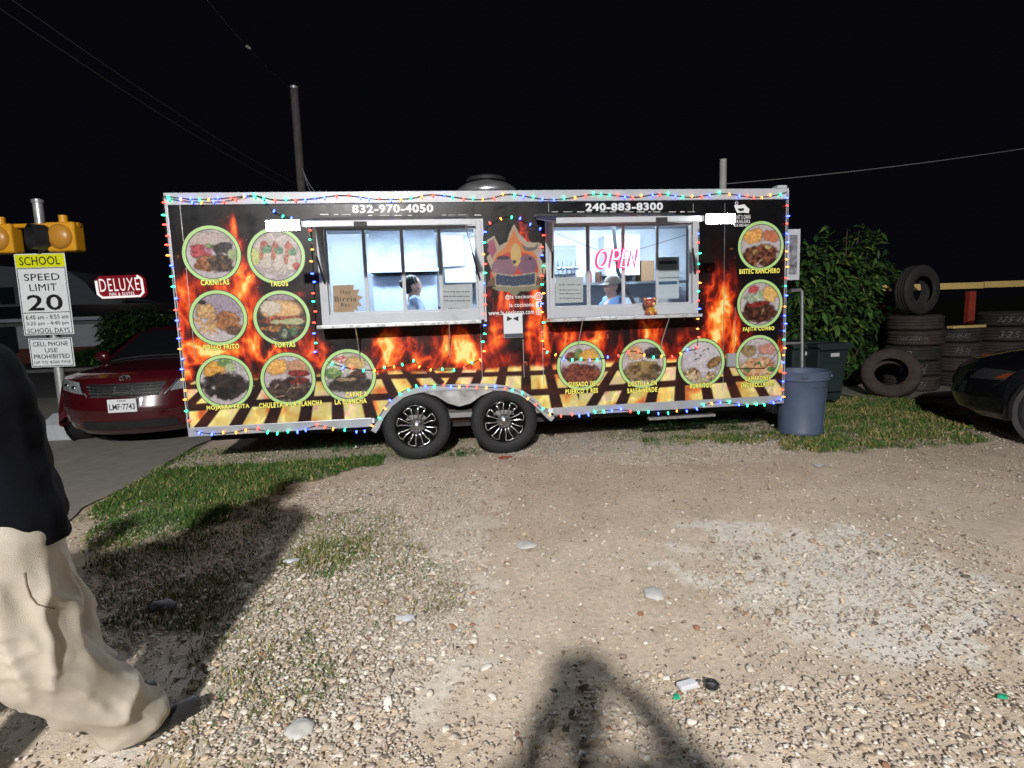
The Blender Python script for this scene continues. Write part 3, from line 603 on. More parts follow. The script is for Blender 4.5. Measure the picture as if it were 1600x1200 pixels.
        bl(-.32, .62, .3, .18, (214, 100, 106), (170, 60, 76), ang=.4); bl(-.4, .3, .36, .22, (176, 186, 166), (140, 150, 126)); bl(-.05, .36, .22, .24, (196, 206, 186), (150, 170, 140)); bl(.48, .4, .4, .38, (242, 200, 130), (212, 160, 84), k=14); bl(0, -.36, .86, .46, (112, 66, 48), (40, 22, 20), k=8, pw=2.6); bl(-.1, -.0, .5, .1, (170, 56, 48), (110, 36, 34), ang=.15); bl(.15, -.3, .2, .08, (176, 136, 96), ang=1.2)
    hf = fbm(u*26, v*26, 3, sd+31); C *= (.80+.38*hf)[..., None]; C += ((fbm(u*14+3, v*14, 2, sd+41)-.5)*34)[..., None]*np.array((1, .7, .5)); return np.clip(C*.96, 0, 255)
picm = M('menu_print', attr='Col', rough=.35, var=.03)
ringm = M('ring_green', lin((176, 214, 140)), .4, var=.06, vs=3)
for k, (kind, u, v, ru, rv, caps, cps) in enumerate(PIC):
    c = F(u, v); rx = (F(u+ru, v)[0]-F(u-ru, v)[0])/2; rz = (F(u, v-rv)[2]-F(u, v+rv)[2])/2; r = (rx+rz)/2
    n = int(2*r/.0066); g = np.linspace(-1, 1, n); U, V = np.meshgrid(g, g, indexing='ij'); ok = (U**2+V**2) < .93
    C = lin(food(kind, U*1.06, V*1.06, 300+k*13))*.95; idx = np.arange(n*n).reshape(n, n); q = np.stack([idx[:-1, :-1], idx[1:, :-1], idx[1:, 1:], idx[:-1, 1:]], -1)[ok[:-1, :-1]]
    P = np.stack([c[0]+U*r, np.full(U.shape, -.0032), c[2]+V*r], -1).reshape(-1, 3); used = np.unique(q); rm = -np.ones(n*n, int); rm[used] = np.arange(len(used))
    pc = link('menu_picture', np_mesh('menu_picture', P[used], rm[q], True, C.reshape(-1, 3)[used]), T, True, picm, 'round printed picture of '+{'pollo': 'fried chicken with fries', 'mojarra': 'a whole fried fish', 'chuleta': 'a grilled chop with sausages', 'carne': 'grilled meat with salad', 'guisado': 'meat stew with rice', 'costilla': 'ribs in green sauce', 'camaron': 'shrimp with onions', 'bistec': 'beef with rice and beans', 'torta': 'a filled sandwich', 'fajita': 'fajita meat with rice', 'carnitas': 'braised pork', 'tacos': 'three tacos', 'burrito': 'cut burritos'}[kind])
    a = [2*math.pi*i/64 for i in range(64)]
    for nm, r0, r1, mt, yy in (('picture_ring', r*.885, r*1.0, ringm, -.0060), ('picture_outline', r*.86, r*1.025, ink, -.0046)):
        mb = MB(); mb.add([(c[0]+math.cos(t)*r0, yy, c[2]+math.sin(t)*r0) for t in a]+[(c[0]+math.cos(t)*r1, yy, c[2]+math.sin(t)*r1) for t in a], [(i, (i+1) % 64, 64+(i+1) % 64, 64+i) for i in range(64)]); mb.build(nm, mt, pc)
    for s_, (tu, tv, tw) in zip(caps, cps):
        p = F(tu, tv, -.008); w = F(tu+tw/2, tv, -.008)[0]-F(tu-tw/2, tv, -.008)[0]
        text('caption', s_, (p[0], -.0086, p[2]), (w, 0, 0), (0, 0, .052), yellow, pc, bold=.036, space=1.18); text('caption_shadow', s_, (p[0], -.0074, p[2]), (w, 0, 0), (0, 0, .050), ink, pc, bold=.036, space=1.18, outline=.05)

# printed numbers, names and icons
def ftext(name, s_, u, v, wpx, hpx, mt, y=-.004, bold=.03, space=1.1, parent=T, outline=None, slant=0):
    p = F(u, v, y); w = F(u+wpx/2, v, y)[0]-F(u-wpx/2, v, y)[0]; h = F(u, v-hpx/2, y)[2]-F(u, v+hpx/2, y)[2]
    o = text(name, s_, p, (w, 0, 0), (0, 0, h), mt, parent, bold=bold, space=space, slant=slant)
    if outline: text(name+'_shadow', s_, (p[0], y+.0012, p[2]), (w, 0, 0), (0, 0, h), outline, parent, bold=bold, space=space, outline=.045, slant=slant)
    return o
ftext('phone_number', '832-970-4050', 614, 326, 127, 13.5, pwhite, bold=.04, outline=ink); ftext('phone_number', '240-883-8300', 976, 323, 121, 12.5, pwhite, bold=.04, outline=ink)
ftext('brand_lettering', 'LA COCINONA', 805.5, 437.5, 58, 13, M('banner_letters', lin((28, 34, 52)), .4), bold=.02)
ftext('social_name', '@la cocinona', 812, 464, 45, 8, pwhite, bold=.012); ftext('social_name', 'la cocinona', 815, 476, 38, 7, pwhite, bold=.012); ftext('web_address', 'www.la cocinona.com', 799, 488, 71, 7.5, pwhite, bold=.012)
def flat(px, y=-.004): return [(F(u, v, y)[0], y, F(u, v, y)[2]) for u, v in px]
def ringpx(mb, u, v, r, w, n=4, rot=math.pi/4, y=-.004):
    p = F(u, v, y); s_ = F(u+1, v, y)[0]-p[0]; A_ = [rot+2*math.pi*i/n for i in range(n)]
    mb.add([(p[0]+math.cos(t)*r*s_, y, p[2]+math.sin(t)*r*s_) for t in A_]+[(p[0]+math.cos(t)*(r-w)*s_, y, p[2]+math.sin(t)*(r-w)*s_) for t in A_], [(i, (i+1) % n, n+(i+1) % n, n+i) for i in range(n)])
mb = MB(); ringpx(mb, 841.5, 463, 6.6, 1.6, 8, math.pi/8); ringpx(mb, 841.5, 463, 3, 1.1, 14); mb.build('camera_icon', pwhite, T)
MB().add(flat([(837, 471), (846, 470.5), (846, 480), (837, 480.5)]), [(0, 1, 2, 3)]).build('letter_icon', pwhite, T); ftext('letter_icon_mark', 'f', 843, 476, 4, 8, ink, y=-.0055)
mb = MB(); ringpx(mb, 842, 487.5, 4.8, 1, 16); mb.add(flat([(837.5, 487), (846.5, 487), (846.5, 488), (837.5, 488)]), [(0, 1, 2, 3)]); mb.add(flat([(841.5, 483), (842.5, 483), (842.5, 492), (841.5, 492)]), [(0, 1, 2, 3)]); mb.build('globe_icon', pwhite, T)
# trailer maker's mark
mb = MB()
for px in ([(1147, 321), (1152, 318), (1154, 321), (1163, 319), (1167, 323), (1171, 327), (1170, 333), (1160, 332), (1152, 333), (1149, 327)], ): mb.add(flat(px), [tuple(range(len(px)))])
ringpx(mb, 1151, 317.5, 2.6, .9, 10); mb.build('maker_icon', pwhite, T); MB().add(flat([(1152, 326), (1163, 325), (1162, 329), (1156, 330)], -.0052), [(0, 1, 2, 3)]).build('maker_icon_line', ink, T)
ftext('maker_lettering', 'RENT 2 OWN', 1159.5, 339, 26, 6.5, pwhite, bold=.02); ftext('maker_lettering', 'TRAILERS', 1159.5, 346, 25, 5, pwhite, bold=.01); ftext('maker_lettering', '832-582-8686', 1159.5, 352, 26, 4, pwhite, bold=.02)
# plaque with a bow tie
p0, p1 = F(786, 490), F(817, 527); pl = MB().bb(p0[0], p1[0], -.014, -.003, p1[2], p0[2]).build('plaque', M('white_plaque', (.66, .69, .74), .35), T, bevel=.004)
MB().bb(p0[0]+.003, p1[0]-.003, -.0155, -.0142, p1[2]+.003, p1[2]+.042).build('plaque_strip', M('plaque_grey', lin((70, 76, 86)), .4), pl)
y = -.0158; MB().add(flat([(792, 494), (792, 502), (800, 498.5), (800, 497.5)], y)+flat([(810, 494), (810, 502), (802, 498.5), (802, 497.5)], y), [(0, 1, 2, 3), (4, 5, 6, 7)]).build('bow_tie_mark', ink, pl)
# white peeling edges of the wrap above the windows
for (ua, ub, vv) in ((500, 545, 335), (575, 640, 336.5), (690, 745, 336), (862, 1082, 331)):
    mb = MB(); g = random.Random(int(ua)); u = ua
    while u < ub:
        w = g.uniform(3, 16); h = g.uniform(.6, 1.6); mb.add(flat([(u, vv-h*.5), (u+w, vv-h*.4), (u+w, vv+h*.5), (u, vv+h*.4)], -.0035), [(0, 1, 2, 3)]); u += w+g.uniform(1, 14)
    mb.build('peeled_edge', pwhite, T)

# ------------------------------------------------------------------ serving windows, flaps, lamps
lampm = M('led_lens', (.9, .95, 1), .4, emit=COOL, es=300)
tubem = M('interior_led', (.9, .95, 1), .4, emit=(.68, .84, 1.0), es=84)
FL = [(1.30, 2.715), (3.42, 4.80)]
for i, (a, b, c, d) in enumerate(WIN):
    mb = MB(); bt = .10
    for x0, x1, z0, z1 in ((a, a+.05, c, d), (b-.05, b, c, d), (a+.05, b-.05, c, c+bt), (a+.05, b-.05, d-.05, d)): mb.bb(x0, x1, -.035, .055, z0, z1)
    w = mb.build('serving_window', white, T, bevel=.004)
    mb = MB()
    for x0, x1, z0, z1 in ((a-.025, a-.001, c-.02, d+.02), (b+.001, b+.025, c-.02, d+.02), (a-.001, b+.001, d+.001, d+.02)): mb.bb(x0, x1, -.012, -.002, z0, z1)
    mb.build('flange', white, w)
    n = 4; wd = (b-a-.10)/n
    for k in range(n):
        x0 = a+.05+k*wd; x1 = x0+wd; yy = .012 if k % 3 else .028
        mb = MB(); f = .017
        for q0, q1, z0, z1 in ((x0, x0+f, c+bt, d-.05), (x1-f, x1, c+bt, d-.05), (x0+f, x1-f, c+bt, c+bt+.02), (x0+f, x1-f, d-.07, d-.05)): mb.bb(q0, q1, yy-.010, yy+.010, z0+.001, z1-.001)
        mb.build('sash', white, w, bevel=.002)
        MB().bb(x0+f, x1-f, yy-.002, yy+.002, c+bt+.021, d-.071).build('pane', glass, w)
    # shelf on brackets
    s0 = F((495, 860)[i], (512, 500)[i], -.30); s1 = F((752, 1097)[i], (503, 494)[i], -.30); zt = (s0[2]+s1[2])/2
    sh = MB().bb(s0[0], s1[0], -.31, -.037, zt-.012, zt+.018).build('serving_shelf', M('shelf_aluminium', (.66, .67, .68), .3, .4, var=.08, rvar=.1), T, bevel=.004)
    for t in (.22, .80):
        x = s0[0]+(s1[0]-s0[0])*t; MB().tube([(x, -.22, zt-.013), (x, -.02, zt-.26), (x, -.008, zt-.34)], .006).build('shelf_strut', alu, sh)
    # raised flap, hinged above the window
    x0, x1 = FL[i]; pa = Vector((0, -.016, 2.376)); pb = Vector((0, -1.0, 2.196)); dv = pb-pa; ang = math.atan2(dv.z, dv.y)
    R = Matrix.Rotation(math.atan2(-dv.z, -dv.y), 3, 'X'); cpt = (pa+pb)/2; cpt.x = (x0+x1)/2
    fl = MB().box(cpt, (x1-x0, dv.length, .022), R=R).build('awning_flap', M('black_wrap_plain', (.02, .021, .025), .35), T, bevel=.002)
    nrm_ = R @ Vector((0, 0, 1)); MB().box(cpt-nrm_*.017, (x1-x0-.004, dv.length-.01, .010), R=R).build('flap_lining', white, fl)
    MB().bb(x0-.004, x1+.004, -1.022, -1.001, 2.165, 2.212).build('flap_edge', white, fl, bevel=.004)
    MB().bb(x0-.02, x1+.05, -.034, -.005, 2.368, 2.40).build('hinge', blackp, fl)
    xm = (x0*.62+x1*.38, x0*.35+x1*.65)[i]; MB().bb(xm-.05, xm+.05, -1.035, -1.023, 2.158, 2.20).build('latch', dark, fl, bevel=.003)
    for (x, xb) in ((x0+.05, a+.03), (x1-.03, b-.03)):
        m0 = pa.lerp(pb, .62); st_ = MB().tube([(xb, -.045, 1.78), (xb*.5+x*.5, m0.y*.5, (1.78+m0.z-.03)*.5)], .009, 8).build('gas_strut', blackp, fl)
        MB().tube([(xb*.5+x*.5, m0.y*.5, (1.78+m0.z-.03)*.5), (x, m0.y, m0.z-.03)], .005, 8).build('strut_rod', chrome, st_)
    # lamp bar on the outer front corner
    (ua, ub, va, vb) = ((418, 468, 345, 361), (1102, 1145, 335, 350))[i]; q0 = F(ua, vb, -1.04); q1 = F(ub, va, -1.04)
    lp = MB().bb(q0[0]-.006, q1[0]+.006, -1.062, -1.030, q0[2]-.006, q1[2]+.006).build('work_light', blackp, fl, bevel=.004)
    lens = MB().bb(q0[0], q1[0], -1.072, -1.0625, q0[2], q1[2]).build('lamp_lens', lampm, lp)
    lens.parent = fl; lens.name = 'lamp_lens'

# ------------------------------------------------------------------ inside the trailer
for x0, x1 in ((.9, 2.9), (3.4, 5.6)): MB().bb(x0, x1, 1.32, 1.46, 2.515, 2.552).build('ceiling_light', tubem, T)
x0, x1 = F(576, 424, 1.9)[0], F(684, 424, 1.9)[0]; z0 = F(625, 424, 1.9)[2]
mb = MB(); mb.add([(x0, 1.75, z0), (x1, 1.75, z0), (x1, 2.38, z0), (x0, 2.38, z0), (x0+.02, 2.0, 2.54), (x1-.02, 2.0, 2.54), (x1-.02, 2.38, 2.54), (x0+.02, 2.38, 2.54)], [(0, 1, 5, 4), (1, 2, 6, 5), (2, 3, 7, 6), (3, 0, 4, 7), (4, 5, 6, 7), (0, 3, 2, 1)])
hd = mb.build('range_hood', M('hood_steel', (.15, .17, .20), .55, .2, var=.35, vs=7), T); MB().bb(x0-.01, x1+.01, 1.735, 1.752, z0-.02, z0+.02).build('hood_edge', white, hd)
MB().bb(x0+.04, x1-.02, 1.86, 2.38, .452, z0-.06).build('refrigerator', M('pale_blue_panel', (.50, .57, .74), .4, var=.04), T, bevel=.01); MB().bb(x1+.05, x1+.5, 1.72, 2.36, .452, 1.30).build('cooking_range', steel, T, bevel=.01)
MB().bb(.10, 1.75, 2.30, 2.395, 1.30, 1.34).build('wall_shelf', steel, T); MB().bb(2.95, 5.9, 2.05, 2.395, 1.78, 1.81).build('wall_shelf', steel, T)
MB().bb(3.6, 5.7, 1.75, 2.39, .452, 1.32).build('counter', steel, T, bevel=.01)
MB().bb(.2, 5.95, .06, .42, 1.26, 1.30).build('serving_counter', steel, T)
MB().bb(2.55, 3.4, 2.10, 2.39, 1.86, 2.45).build('cupboard', inner, T, bevel=.01)
MB().bb(4.75, 5.25, 2.1, 2.39, 1.90, 2.45).build('cupboard', inner, T, bevel=.01)
x, z = F(962, 470, 1.95)[0], 1.32
MB().lathe([(.0, 0), (.13, 0), (.16, .26), (.165, .27), (.15, .27), (.12, .02), (0, .02)], 20, Matrix.Translation((F(985, 470, 1.95)[0], 2.0, z))).build('tub', M('white_tub', (.7, .75, .78), .4), None, True); tag(bpy.context.scene.collection.objects['tub'], 'white plastic tub standing inside behind the pink glowing letters', 'tub')
for k in range(5):
    xx = F(875+k*7, 430, 1.9)[0]; zz = F(880, 408, 1.9)[2]; mb = MB(); mb.tube([(xx, 2.02, 1.778), (xx, 2.02, zz+.02), (xx, 1.99, zz-.05)], .006); mb.sphere((xx, 1.96, zz-.09), (.035, .03, .03), 10, 6)
    o = mb.build('ladle', steel, None, True); tag(o, ('leftmost', 'second', 'third', 'fourth', 'rightmost')[k]+' of five steel ladles hanging inside the right window', 'ladle', 'ladles inside the right window')
for nm, lab, ct, u, y_, z_, prof_, mt in (('stock_pot', 'steel stock pot on the range beside the hood', 'pot', 702, 2.0, 1.302, [(0, 0), (.16, 0), (.165, .24), (.17, .25), (.155, .25), (.15, .02), (0, .02)], steel),
        ('paper_roll', 'white paper roll on the shelf inside the right window', 'paper roll', 905, 2.2, 1.812, [(0, 0), (.06, 0), (.06, .24), (.02, .24), (.02, .2), (0, .2)], inner),
        ('sauce_bottle', 'red sauce bottle on the shelf inside the right window', 'bottle', 920, 2.2, 1.812, [(0, 0), (.04, 0), (.042, .14), (.02, .18), (.008, .23), (0, .23)], M('red_bottle', lin((150, 40, 34)), .3)),
        ('water_bottle', 'blue bottle on the shelf inside the right window', 'bottle', 1045, 2.2, 1.812, [(0, 0), (.06, 0), (.06, .2), (.03, .25), (.03, .28), (0, .28)], M('blue_bottle', lin((60, 100, 160)), .2)),
        ('spice_jar', 'dark jar on the shelf inside the right window', 'jar', 935, 2.2, 1.812, [(0, 0), (.045, 0), (.045, .12), (.04, .15), (0, .15)], M('brown_jar', lin((80, 54, 40)), .3)),
        ('bucket', 'grey bucket on the serving counter inside the left window', 'bucket', 545, .25, 1.302, [(0, 0), (.09, 0), (.11, .16), (.115, .17), (.1, .17), (.085, .01), (0, .01)], M('grey_bucket', (.3, .32, .35), .5))):
    MB().lathe(prof_, 18, Matrix.Translation((F(u, 440, y_)[0], y_, z_))).build(nm, mt, None, True); tag(COL.objects[nm], lab, ct)
MB().bb(3.62, 4.3, 2.385, 2.398, 1.36, 1.76).build('back_splash', inner, T); MB().bb(F(1000, 440, 2.2)[0], F(1020, 440, 2.2)[0], 2.15, 2.38, 1.815, 2.1).build('box', M('card_box', lin((150, 116, 84)), .8), None, bevel=.004); tag(COL.objects['box'], 'brown cardboard box on the shelf inside the right window', 'box')
MB().bb(F(865, 380, 2.3)[0], F(900, 380, 2.3)[0], 2.3, 2.395, 1.95, 2.35).build('breaker_panel', M('grey_panel', (.3, .32, .35), .5), T, bevel=.006); MB().tube([(F(975, 440, 1.0)[0], 1.4, 2.5), (F(980, 440, 1.0)[0], 1.35, 1.9), (F(1000, 470, 1.0)[0], 1.2, 1.5)], .025, 8).build('exhaust_hose', dark, T, True)
rail = M('paper_tan', lin((198, 164, 132)), .8, var=.1, vs=10); paper = M('paper_white', (.62, .63, .62), .8, var=.08, vs=9); inkp = M('marker_ink', (.03, .025, .03), .6)
def window_sheet(name, label, px, y, mt, lines, inkm=inkp, cat='paper sign'):
    P = [F(u, v, y) for u, v in px]; mb = MB(); n = len(P); mb.add([(p[0], y, p[2]) for p in P]+[(p[0], y+.002, p[2]) for p in P], [tuple(range(n)), tuple(range(2*n-1, n-1, -1))]+[(i, (i+1) % n, n+(i+1) % n, n+i) for i in range(n)])
    o = mb.build(name, mt); tag(o, label, cat)
    for s_, u, v, wp, hp in lines: ftext('handwriting', s_, u, v, wp, hp, inkm, y=y-.0015, bold=-.004, parent=o)
    return o
window_sheet('paper_sign', 'tan spiky-edged paper sign taped inside the left window', [(520, 446), (553, 445), (552, 453), (562, 452), (558, 461), (568, 464), (560, 470), (566, 478), (557, 478), (560, 486), (553, 483), (554, 490), (521, 489)], .045, rail, [('Hay', 540, 457, 16, 8), ('Birria', 540, 467, 34, 8), ('Res', 540, 476, 14, 6)])
def scribble(o, u0, u1, vs, y, seed):
    g = random.Random(seed); mb = MB()
    for v in vs:
        u = u0
        while u < u1:
            w = g.uniform(1.2, 4); p, q = F(u, v, y), F(min(u+w, u1), v+g.uniform(-.4, .4), y); mb.add([(p[0], y, p[2]-.004), (q[0], y, q[2]-.004), (q[0], y, q[2]+.004), (p[0], y, p[2]+.004)], [(0, 1, 2, 3)]); u += w+g.uniform(.6, 1.6)
    mb.build('handwriting', inkp, o)
o = window_sheet('notice', 'grey handwritten notice in the lower right of the left window', [(689, 446), (738, 443), (738, 483), (690, 486)], .045, paper, []); scribble(o, 692, 734, (456, 463, 470), .0436, 4); scribble(o, 700, 736, (482,), .0436, 9)
o = window_sheet('notice', 'grey handwritten notice in the lower left of the right window', [(868, 434), (911, 432), (911, 472), (868, 474)], .045, paper, []); scribble(o, 874, 908, (445, 453, 459, 466), .0436, 5)
for k, (v, lab) in enumerate(((408, 'upper printed price sheet in the right-hand pane of the right window'), (440, 'lower printed price sheet in the right-hand pane of the right window'))):
    o = window_sheet('price_sheet', lab, [(1026, v-6), (1061, v-7), (1061, v+26), (1026, v+27)], .047, M('sheet_white', (.62, .68, .74), .7), []); MB().add([F(u, w, .0455) for u, w in ((1029, v), (1058, v-1), (1058, v+4), (1029, v+5))], [(0, 1, 2, 3)]).build('sheet_heading', M('sheet_blue', lin((70, 100, 130)), .6, var=.5, vs=60), o)
o = window_sheet('poster', 'pale pink poster hanging inside the top right of the left window', [(690, 368), (724, 367), (725, 415), (693, 417)], 2.06, M('poster_pink', lin((206, 186, 206)), .8, var=.25, vs=9), [], cat='poster')

# glowing sign in the right window
neon = M('neon_tube', (1, .3, .4), .4, emit=(1, .55, .66), es=3); halom = M('neon_halo', (.8, .1, .2), .4, emit=(1, .012, .10), es=1.9)
ns_c = F(967, 404, -.06); N_ = thing('neon_sign', 'glowing pink open sign hanging in the right window', 'neon sign', (ns_c[0], -.06, ns_c[2]))
def npt(u, v): p = F(u, v, -.062); return (p[0], -.062, p[2])
def arcp(cu, cv, ru, rv, a0, a1, n, sl=.0): return [npt(cu+ru*math.cos(t)-sl*rv*-math.sin(t)*0+(-.18)*(rv*math.sin(t)), cv+rv*math.sin(t)) for t in [a0+(a1-a0)*i/n for i in range(n+1)]]
strokes = [arcp(942, 404.5, 7.5, 13, 0, 2*math.pi, 20), [npt(954, 418), npt(959.5, 391), npt(965, 390.5), npt(968.5, 394), npt(968.5, 400), npt(964.5, 404.5), npt(957.5, 405)],
           [npt(983, 390), npt(975, 390.5), npt(970, 417), npt(978.5, 416.5)], [npt(973, 403.5), npt(979.5, 403)], [npt(983.5, 416), npt(988, 390), npt(993, 415), npt(998.5, 389)]]
for s_ in strokes:
    cl = s_[0] == s_[-1]; pts = s_[:-1] if (len(s_) > 15) else s_
    MB().tube(pts, .0065, 8, closed=len(s_) > 15).build('letter_tube', neon, N_, True)
    MB().tube([(p[0], p[1]+.04, p[2]) for p in pts], .020, 8, closed=len(s_) > 15).build('letter_halo', halom, N_, True)  # wider glowing tube added behind the letter to imitate its pink halo
MB().tube([npt(934, 391), npt(870, 365)], .0025, 5).build('hanging_wire', blackp, N_); MB().tube([npt(1000, 389), npt(1075, 366)], .0025, 5).build('hanging_wire', blackp, N_)

# toy bear on the shelf
bc = F(1016, 494, -.17); zb_ = zt+.0185; bc = (bc[0], -.17, zb_)
brn = M('bear_brown', lin((150, 74, 58)), .25, coat=.4); tan = M('bear_tan', lin((216, 176, 108)), .35); gold = M('bear_gold', lin((176, 124, 40)), .3)
Bt = thing('toy_bear', 'small brown toy bear on the shelf of the right window', 'toy', bc)
bx, by, bz = bc
MB().lathe([(0, 0), (.052, 0), (.056, .012), (.046, .05), (.03, .078), (.018, .086), (0, .086)], 20, Matrix.Translation(bc)).build('torso', gold, Bt, True)
MB().sphere((bx-.005, by, bz+.125), (.062, .055, .048), 20, 12).build('head', brn, Bt, True)
for s_ in (-1, 1): e_ = MB().sphere((bx-.003+s_*.050, by, bz+.160), (.021, .012, .021), 14, 10).build('ear', brn, Bt, True); MB().sphere((bx-.003+s_*.050, by-.010, bz+.160), (.012, .006, .012), 10, 6).build('ear_inner', tan, e_, True)
mz = MB().sphere((bx+.024, by-.044, bz+.112), (.024, .018, .019), 14, 8).build('muzzle', tan, Bt, True); MB().sphere((bx+.03, by-.062, bz+.118), (.007, .005, .005), 8, 6).build('nose', ink, mz, True)
for s_ in (-1, 1):
    MB().tube([(bx+s_*.022, by-.01, bz+.075), (bx+s_*.046, by-.02, bz+.045), (bx+s_*.056, by-.022, bz+.014)], [.012, .013, .014], 8).build('arm', (tan if s_ > 0 else brn), Bt, True)
    MB().sphere((bx+s_*.02+.008, by-.052, bz+.140), .005, 8, 6).build('eye', ink, Bt, True); MB().sphere((bx+s_*.034, by-.046, bz+.016), (.02, .026, .0155), 10, 6).build('foot', brn, Bt, True)

# string lights
wirem = M('light_wire', (.012, .02, .014), .6)
BULB = MB().lathe([(0, -.006), (.007, -.005), (.0088, .004), (.008, .012), (.005, .022), (0, .026)], 8).mesh('bulb', True)
BM = [M('bulb_green', (.1, .8, .5), .3, emit=(.03, 1, .42), es=5.5), M('bulb_red', (.9, .1, .1), .3, emit=(1, .06, .04), es=5), M('bulb_blue', (.1, .1, .9), .3, emit=(.035, .07, 1), es=13), M('bulb_orange', (.9, .5, .1), .3, emit=(1, .30, .05), es=4.5)]
BME = []
for m in BM: me = BULB.copy(); me.materials.append(m); BME.append(me)
cyc = 0
def strand(label, px, y=-.022, step=.094, dead=0., edge=None):
    global cyc
    pts = []
    for q in px: p = F(q[0], q[1], y if len(q) < 3 else q[2]); pts.append(Vector((p[0], p[1], p[2])))
    fine = [];
    for i in range(len(pts)-1):
        a, b = pts[max(0, i-1)], pts[i]; c, d = pts[i+1], pts[min(len(pts)-1, i+2)]
        for k in range(6):
            t = k/6; fine.append(.5*((2*b)+(-a+c)*t+(2*a-5*b+4*c-d)*t*t+(-a+3*b-3*c+d)*t**3))
    fine.append(pts[-1]); o0 = fine[0]; r = thing('string_light', label, 'string light', o0, group='coloured string lights on the trailer')
    MB().tube(fine, .0034, 5).build('wire', wirem, r, True)
    acc = step*.5; n = 0
    for i in range(len(fine)-1):
        a, b = fine[i], fine[i+1]; L = (b-a).length; t = acc
        while t < L:
            p = a.lerp(b, t/L); g = random.random(); k = random.choices((0, 1, 2, 3), (.23, .22, .36, .19))[0]; cyc += 1
            bo = link('bulb', BME[k], r, False); bo.location = p-o0+Vector((0, -.004, 0)); d = (b-a).normalized(); up = Vector((d.z, 0, -d.x))*(1 if (cyc % 3) else -1); up.y = -.35
            bo.rotation_euler = up.to_track_quat('Z', 'Y').to_euler(); t += step*random.uniform(.8, 1.25); n += 1
        acc = t-L
    return r
strand('coloured string lights draped along the white top rail', [(254, 306), (300, 311), (345, 310), (395, 305.5), (430, 312), (480, 311), (535, 305), (590, 311), (640, 310), (676, 304), (735, 311), (765, 310), (797, 303.5), (850, 311), (885, 310), (934, 303), (990, 308), (1030, 303), (1080, 308), (1128, 302), (1175, 308), (1205, 306), (1230, 300)], -.03)
strand('short extra string of lights overlapping the top left rail and hanging towards the left lamp', [(256, 309), (300, 315), (345, 315), (394, 306), (412, 312), (425, 329), (440, 336), (456, 340)], -.034)
strand('coloured string lights running down the left corner of the trailer', [(254, 308), (258, 345), (264, 400), (271, 440), (278, 500), (284, 560), (289, 610), (296, 668)], -.02)
strand('coloured string lights along the bottom rail and over the wheel arches', [(304, 673), (325, 677), (360, 676), (395, 670), (430, 676), (470, 673), (498, 665), (540, 673), (575, 671), (588, 658), (606, 631), (630, 611), (660, 603), (700, 603), (760, 605), (800, 608), (830, 625), (848, 640), (866, 648), (910, 648), (960, 640), (1020, 645), (1080, 640), (1120, 628), (1180, 633), (1224, 624)], -.03)
strand('coloured string lights running down the right corner of the trailer', [(1230, 302), (1230, 350), (1229, 410), (1227, 470), (1225, 540), (1224, 590), (1223, 626)], -.02)
strand('coloured string lights hanging left of the left serving window', [(486, 352), (487, 392), (490, 440), (492, 500), (493, 545), (500, 560)])
strand('coloured string lights framing the emblem, left side and peak', [(755, 556), (756, 520), (757, 470), (757, 410), (757, 361), (780, 342), (797, 338), (825, 348), (848, 358)])
strand('coloured string lights hanging left of the right serving window', [(848, 360), (848, 410), (848, 460), (848, 510), (849, 546)])
strand('swag of coloured lights below the left serving window', [(512, 565), (540, 574), (580, 578), (620, 571), (643, 564), (660, 574), (690, 578), (720, 575), (750, 561)])
strand('swag of coloured lights below the right serving window', [(849, 546), (875, 558), (912, 562), (955, 558), (985, 548), (1015, 556), (1045, 557), (1072, 548), (1088, 546)])
strand('coloured string lights hanging right of the right serving window', [(1091, 358), (1092, 400), (1092, 450), (1091, 500), (1090, 545)])

# right end: menu board, pipe rack, white pipe; roof vent
y = .03; q0, q1 = F(1229, 438, y), F(1250, 358, y); mbd = MB().bb(6.112, q1[0], y-.012, y+.012, q0[2], q1[2]).build('menu_board', white, T, bevel=.004)
MB().bb(6.145, q1[0]-.035, y-.0155, y-.0125, q0[2]+.06, q1[2]-.06).build('board_face', M('board_print', lin((120, 122, 128)), .4, var=.9, vs=16), mbd)
rk = MB(); ry = .42
def rp(u, v): p = F(u, v, ry); return (p[0], ry, p[2])
rk.tube([(6.11, ry, rp(1225, 455)[2]), rp(1251, 453), rp(1253, 456), rp(1253, 590)], .02, 8); rk.tube([(6.11, ry, rp(1225, 536)[2]), rp(1253, 536)], .016, 8); rk.build('pipe_rack', M('galvanised_steel', (.36, .37, .38), .45, .7, var=.2), T, True)
px_ = F(1233, 540, .16); MB().lathe([(.045, 0), (.047, .60), (.044, .64), (.03, .675), (.012, .688), (0, .69)], 18, Matrix.Translation((6.165, .16, F(1233, 592, .16)[2]))).build('white_pipe', M('white_pipe', (.62, .64, .66), .4, var=.1), T, True)
MB().tube([(6.10, .16, F(1233, 575, .16)[2]), (6.165, .16, F(1233, 575, .16)[2])], .02, 8).build('pipe_bracket', dark, T)
vp = F(760, 296, 1.0); VT = Matrix.Translation((vp[0], 1.0, 0))
zv = F(760, 297, 1.0)[2]; zc = F(760, 278, 1.0)[2]; rv = MB().lathe([(.26, 2.629), (.26, zv-.06), (.35, zv-.05), (.35, zv-.03), (.325, zv+.005), (.27, zv+.045), (.22, zv+.062), (0, zv+.064)], 40, VT).build('roof_vent', alu, T, True)
MB().lathe([(.19, zv+.06), (.19, zc-.055), (.225, zc-.05), (.23, zc-.02), (.20, zc), (0, zc+.008)], 32, VT).build('vent_cap', dark, rv, True)
MB().tube([F(1222, 542, -.02), F(1195, 575, -.03), F(1150, 576, -.02)], .004, 5).build('power_cord', M('brown_cord', (.06, .03, .02), .5), T)
